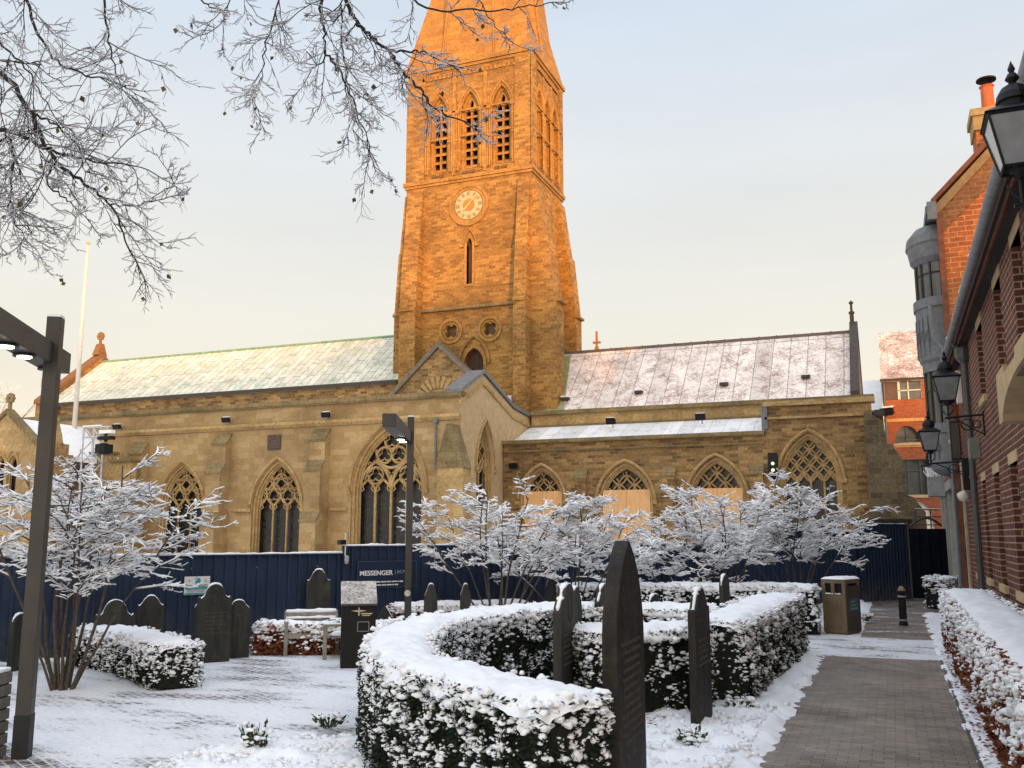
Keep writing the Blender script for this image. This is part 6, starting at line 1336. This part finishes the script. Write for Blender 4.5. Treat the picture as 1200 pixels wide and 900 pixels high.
bm_.build('boughs', DARKBARK, ot); tw_.build('twigs', DARKBARK, ot); sn_.build('frost', plain('twig_frost', (.50, .50, .53), .8, var=.3, scale=30), ot); lf_.build('hanging_leaves', DEADLEAF, ot)

# ================================================================ street furniture
# litter bin
bx0, bx1, by0, by1 = -1.36, -.86, 20.72, 21.42; bn = thing('litter_bin', 'bronze litter bin with a snowy flat lid and teal poster beside the path', 'litter bin', (-1.1, 21.0, 0))
mb = MB(); mb.box(bx0, bx1, by0, by1, .03, .80); mb.box(bx0+.02, bx1-.02, by0+.02, by1-.02, 0, .03); mb.build('body', BINBROWN, bn, bevel=.012)
mb = MB(); mb.box(bx0, bx1, by0, by1, 1.02, 1.10)
for x in (bx0, bx0+.20, bx1-.07): mb.box(x, x+.07, by0, by0+.05, .80, 1.02); mb.box(x, x+.07, by1-.05, by1, .80, 1.02)
for y in (by0+.051, by1-.12): mb.box(bx1-.05, bx1, y, y+.07, .80, 1.02); mb.box(bx0, bx0+.05, y, y+.07, .80, 1.02)
mb.build('hood', BINBROWN, bn); mb = MB(); mb.box(bx0+.06, bx1-.06, by0+.06, by1-.06, .805, 1.018); mb.build('opening', BLACK, bn)
mb = MB(); mb.box(bx1+.001, bx1+.012, by0+.05, by1-.05, .06, .97); mb.build('door', plain('bin_dark', (.05, .042, .034), .5), bn); mb = MB(); mb.box(bx1+.0125, bx1+.016, by0+.14, by1-.14, .46, .72); ps = mb.build('poster', plain('teal_poster', (.035, .10, .12), .4, var=.4), bn)
mb = MB()
for i in range(3): mb.box(bx1+.0165, bx1+.018, by0+.18, by1-.2-.05*i, .50+.07*i, .525+.07*i)
mb.build('poster_marks', plain('poster_pale', (.2, .32, .34), .5), ps)
mb = MB(); mb.box(bx0+.07, bx1-.09, by0-.006, by0-.001, .10, .66); mb.build('panel', plain('bin_panel', (.14, .10, .055), .45), bn)
mb = MB(); nx, ny = 10, 12; 
for j in range(ny+1):
    for i in range(nx+1):
        x, y = bx0-.01+(bx1-bx0+.02)*i/nx, by0-.01+(by1-by0+.02)*j/ny; e = 0 if i in (0, nx) or j in (0, ny) else 1; mb.v.append((x, y, 1.101 + e*(.045+.02*noise.noise((x*9, y*9, 0)))))
for j in range(ny):
    for i in range(nx): a = j*(nx+1)+i; mb.f.append((a, a+1, a+nx+2, a+nx+1))
mb.build('snow', SNOW, bn, smooth=True)
mb = MB()
for i in range(26): blob(mb, (random.uniform(bx0+.08, bx1-.1), by0+.03, .81), random.uniform(.015, .035), rnd, .6)
mb.build('snow', SNOW, bn, smooth=True)
bn.rotation_euler[2] = R(-22)
# bollard
g = GP(1059, 733); bo = thing('bollard', 'black bollard with gold bands and a gold cap standing in the path', 'bollard', (g.x, g.y, 0))
mb = MB(); mb.lathe((g.x, g.y, 0), [(.10, 0), (.10, .05), (.082, .07), (.080, .45), (.075, .60), (.09, .61), (.09, .67), (.07, .68), (.07, .72), (.085, .725), (.085, .76), (.0, .761)], 20); mb.build('post', BLACK, bo, smooth=False)
mb = MB(); mb.lathe((g.x, g.y, .76), [(.085, 0), (.085, .02), (.06, .07), (.025, .105), (.0, .11)], 20); mb.build('cap', plain('dull_gold', (.30, .22, .11), .6), bo, smooth=True)
mb = MB(); mb.lathe((g.x, g.y, .62), [(.088, 0), (.0925, .005), (.0925, .03), (.088, .035)], 20); mb.lathe((g.x, g.y, .10), [(.084, 0), (.087, .005), (.087, .03), (.084, .035)], 20); mb.build('band', plain('pale_band', (.38, .36, .31), .5), bo)
# information stand
g = GP(419, 783); t = thing('information_stand', 'black information stand with a snow-crusted sloping panel left of the big hedge', 'information stand', (g.x, g.y, 0)); b = Vector((g.x, g.y, 0))
mb = MB(); mb.box(b.x-.26, b.x+.26, b.y-.0, b.y+.42, 0, .92); mb.build('pedestal', plain('stand_black', (.012, .011, .010), .6, spec=.2), t, bevel=.008)
mb = MB(); mb.prism([(-.03, .925), (-.03, .955), (.50, 1.25), (.50, 1.22)], lambda a, z, d: (b.x+d, b.y+a, z), -.28, .28); mb.build('panel', plain('stand_panel', (.05, .045, .04), .5), t)
def crust():
    m, tt, bs = newmat('snow_crust'); ge = nn(tt, 'ShaderNodeNewGeometry'); n = nnoise(tt, ge.outputs['Position'], 26, 6, .7); n2 = nnoise(tt, ge.outputs['Position'], 5, 3)
    f = nrange(tt, nmath(tt, 'ADD', nmath(tt, 'MULTIPLY', n, .7), nmath(tt, 'MULTIPLY', n2, .3)), .40, .60); tt.links.new(ncol(tt, (.20, .17, .14), (.74, .71, .68), f), bs.inputs['Base Color']); bs.inputs['Roughness'].default_value = .8; nbump(tt, bs, f, .6, .02); return m
mb = MB(); mb.prism([(-.035, .957), (-.03, .975), (.505, 1.275), (.505, 1.252)], lambda a, z, d: (b.x+d, b.y+a, z), -.275, .275); mb.build('snow', crust(), t)
mb = MB(); y = b.y-.012
mb.box(b.x-.008, b.x+.008, y, y+.006, .78, .90); mb.prism([(b.x-.12, .852), (b.x-.02, .862), (b.x, .842), (b.x+.02, .862), (b.x+.12, .852), (b.x+.03, .838), (b.x, .828), (b.x-.03, .838)], front(y), 0, .006)
mb.box(b.x+.03, b.x+.20, y, y+.006, .80, .815); mb.box(b.x+.05, b.x+.17, y, y+.006, .775, .785); mb.build('emblem', plain('emblem_gold', (.62, .50, .30), .6), t)
mb = MB()
for x0, x1, z0, z1 in ((-.02, .16, .68, .69), (-.02, .16, .54, .55), (-.02, -.01, .55, .68), (.15, .16, .55, .68)): mb.box(b.x+x0, b.x+x1, y, y+.006, z0, z1)
mb.build('frame', plain('frame_grey', (.25, .22, .18), .6), t); t.rotation_euler[2] = R(33)
# benches
def bench(base, rz, label, L_=1.25):
    t = thing('park_bench', label, 'bench', (base[0], base[1], 0), 'weathered oak benches'); x, y = base[0], base[1]; h = L_/2
    mb = MB()
    for i in range(5): mb.box(x-h, x+h, y-.24+.10*i, y-.24+.10*i+.085, .385, .415)
    mb.box(x-h, x+h, y-.26, y-.235, .32, .41); mb.build('seat', WOOD, t)
    mb = MB(); mb.box(x-h, x+h, y+.25, y+.28, .70, .78); mb.box(x-h, x+h, y+.25, y+.28, .46, .52)
    for i in range(12): mb.box(x-h+.06+i*(L_-.12)/11-.03, x-h+.06+i*(L_-.12)/11+.03, y+.255, y+.275, .5, .72)
    mb.build('backrest', WOOD, t)
    for sx_ in (-1, 1):
        mb = MB(); mb.box(x+sx_*h-.03, x+sx_*h+.03, y-.27, y-.21, 0, .60); mb.build('leg', WOOD, t); mb = MB(); mb.box(x+sx_*h-.03, x+sx_*h+.03, y+.245, y+.305, 0, .80); mb.build('leg', WOOD, t)
        mb = MB(); mb.box(x+sx_*h-.035, x+sx_*h+.035, y-.29, y+.24, .60, .635); mb.build('armrest', WOOD, t)
    sm = lump_line(Vector((x-h, y+.265, .78)), Vector((x+h, y+.265, .78)), .05, .05, .9)
    q = lump_line(Vector((x-h, y-.05, .415)), Vector((x+h, y-.05, .415)), .16, .05, .22); sm.add(q.v, q.f)
    q = lump_line(Vector((x-h, y+.235, .66)), Vector((x+h, y+.235, .66)), .04, .05, .8); sm.add(q.v, q.f)
    for sx_ in (-1, 1): q = lump_line(Vector((x+sx_*h, y-.28, .635)), Vector((x+sx_*h, y+.22, .635)), .032, .05, .7); sm.add(q.v, q.f)
    sm.build('snow', SNOW, t, smooth=True); t.rotation_euler[2] = rz; t.scale = (1, 1, .88); return t
g = GP(364, 766); bench((g.x, g.y), R(36), 'weathered oak bench covered in snow, facing the plaza before the brown hedge', .85)
g = GP(394, 772); bench((g.x-.1, g.y+.35), R(36-100), 'oak bench seen end-on, mostly hidden behind the information stand', .95)
# slatted planter at the left border
g = GP(-8, 893); pl = thing('timber_planter', 'grey slatted timber planter cut off by the left border', 'planter', (g.x, g.y, 0)); rx = Vector((cos(YAW), sin(YAW), 0)); ry = Vector((-sin(YAW), cos(YAW), 0))
mb = MB(); b = Vector((g.x, g.y, 0))
for i in range(7): mb.obox(b - rx*.6 + ry*.06 + ZV*(.055+.108*i), rx, ry, ZV, .60, .16, .047)
mb.build('slats', GREYTIMBER, pl, bevel=.008); mb = MB(); mb.obox(b - rx*.6 + ry*.06 + ZV*.36, rx, ry, ZV, .58, .14, .355); mb.build('liner', BLACK, pl); mb = MB(); mb.obox(b - rx*.6 + ry*.06 + ZV*.775, rx, ry, ZV, .59, .15, .02); mb.build('snow', SNOW, pl, bevel=.015)
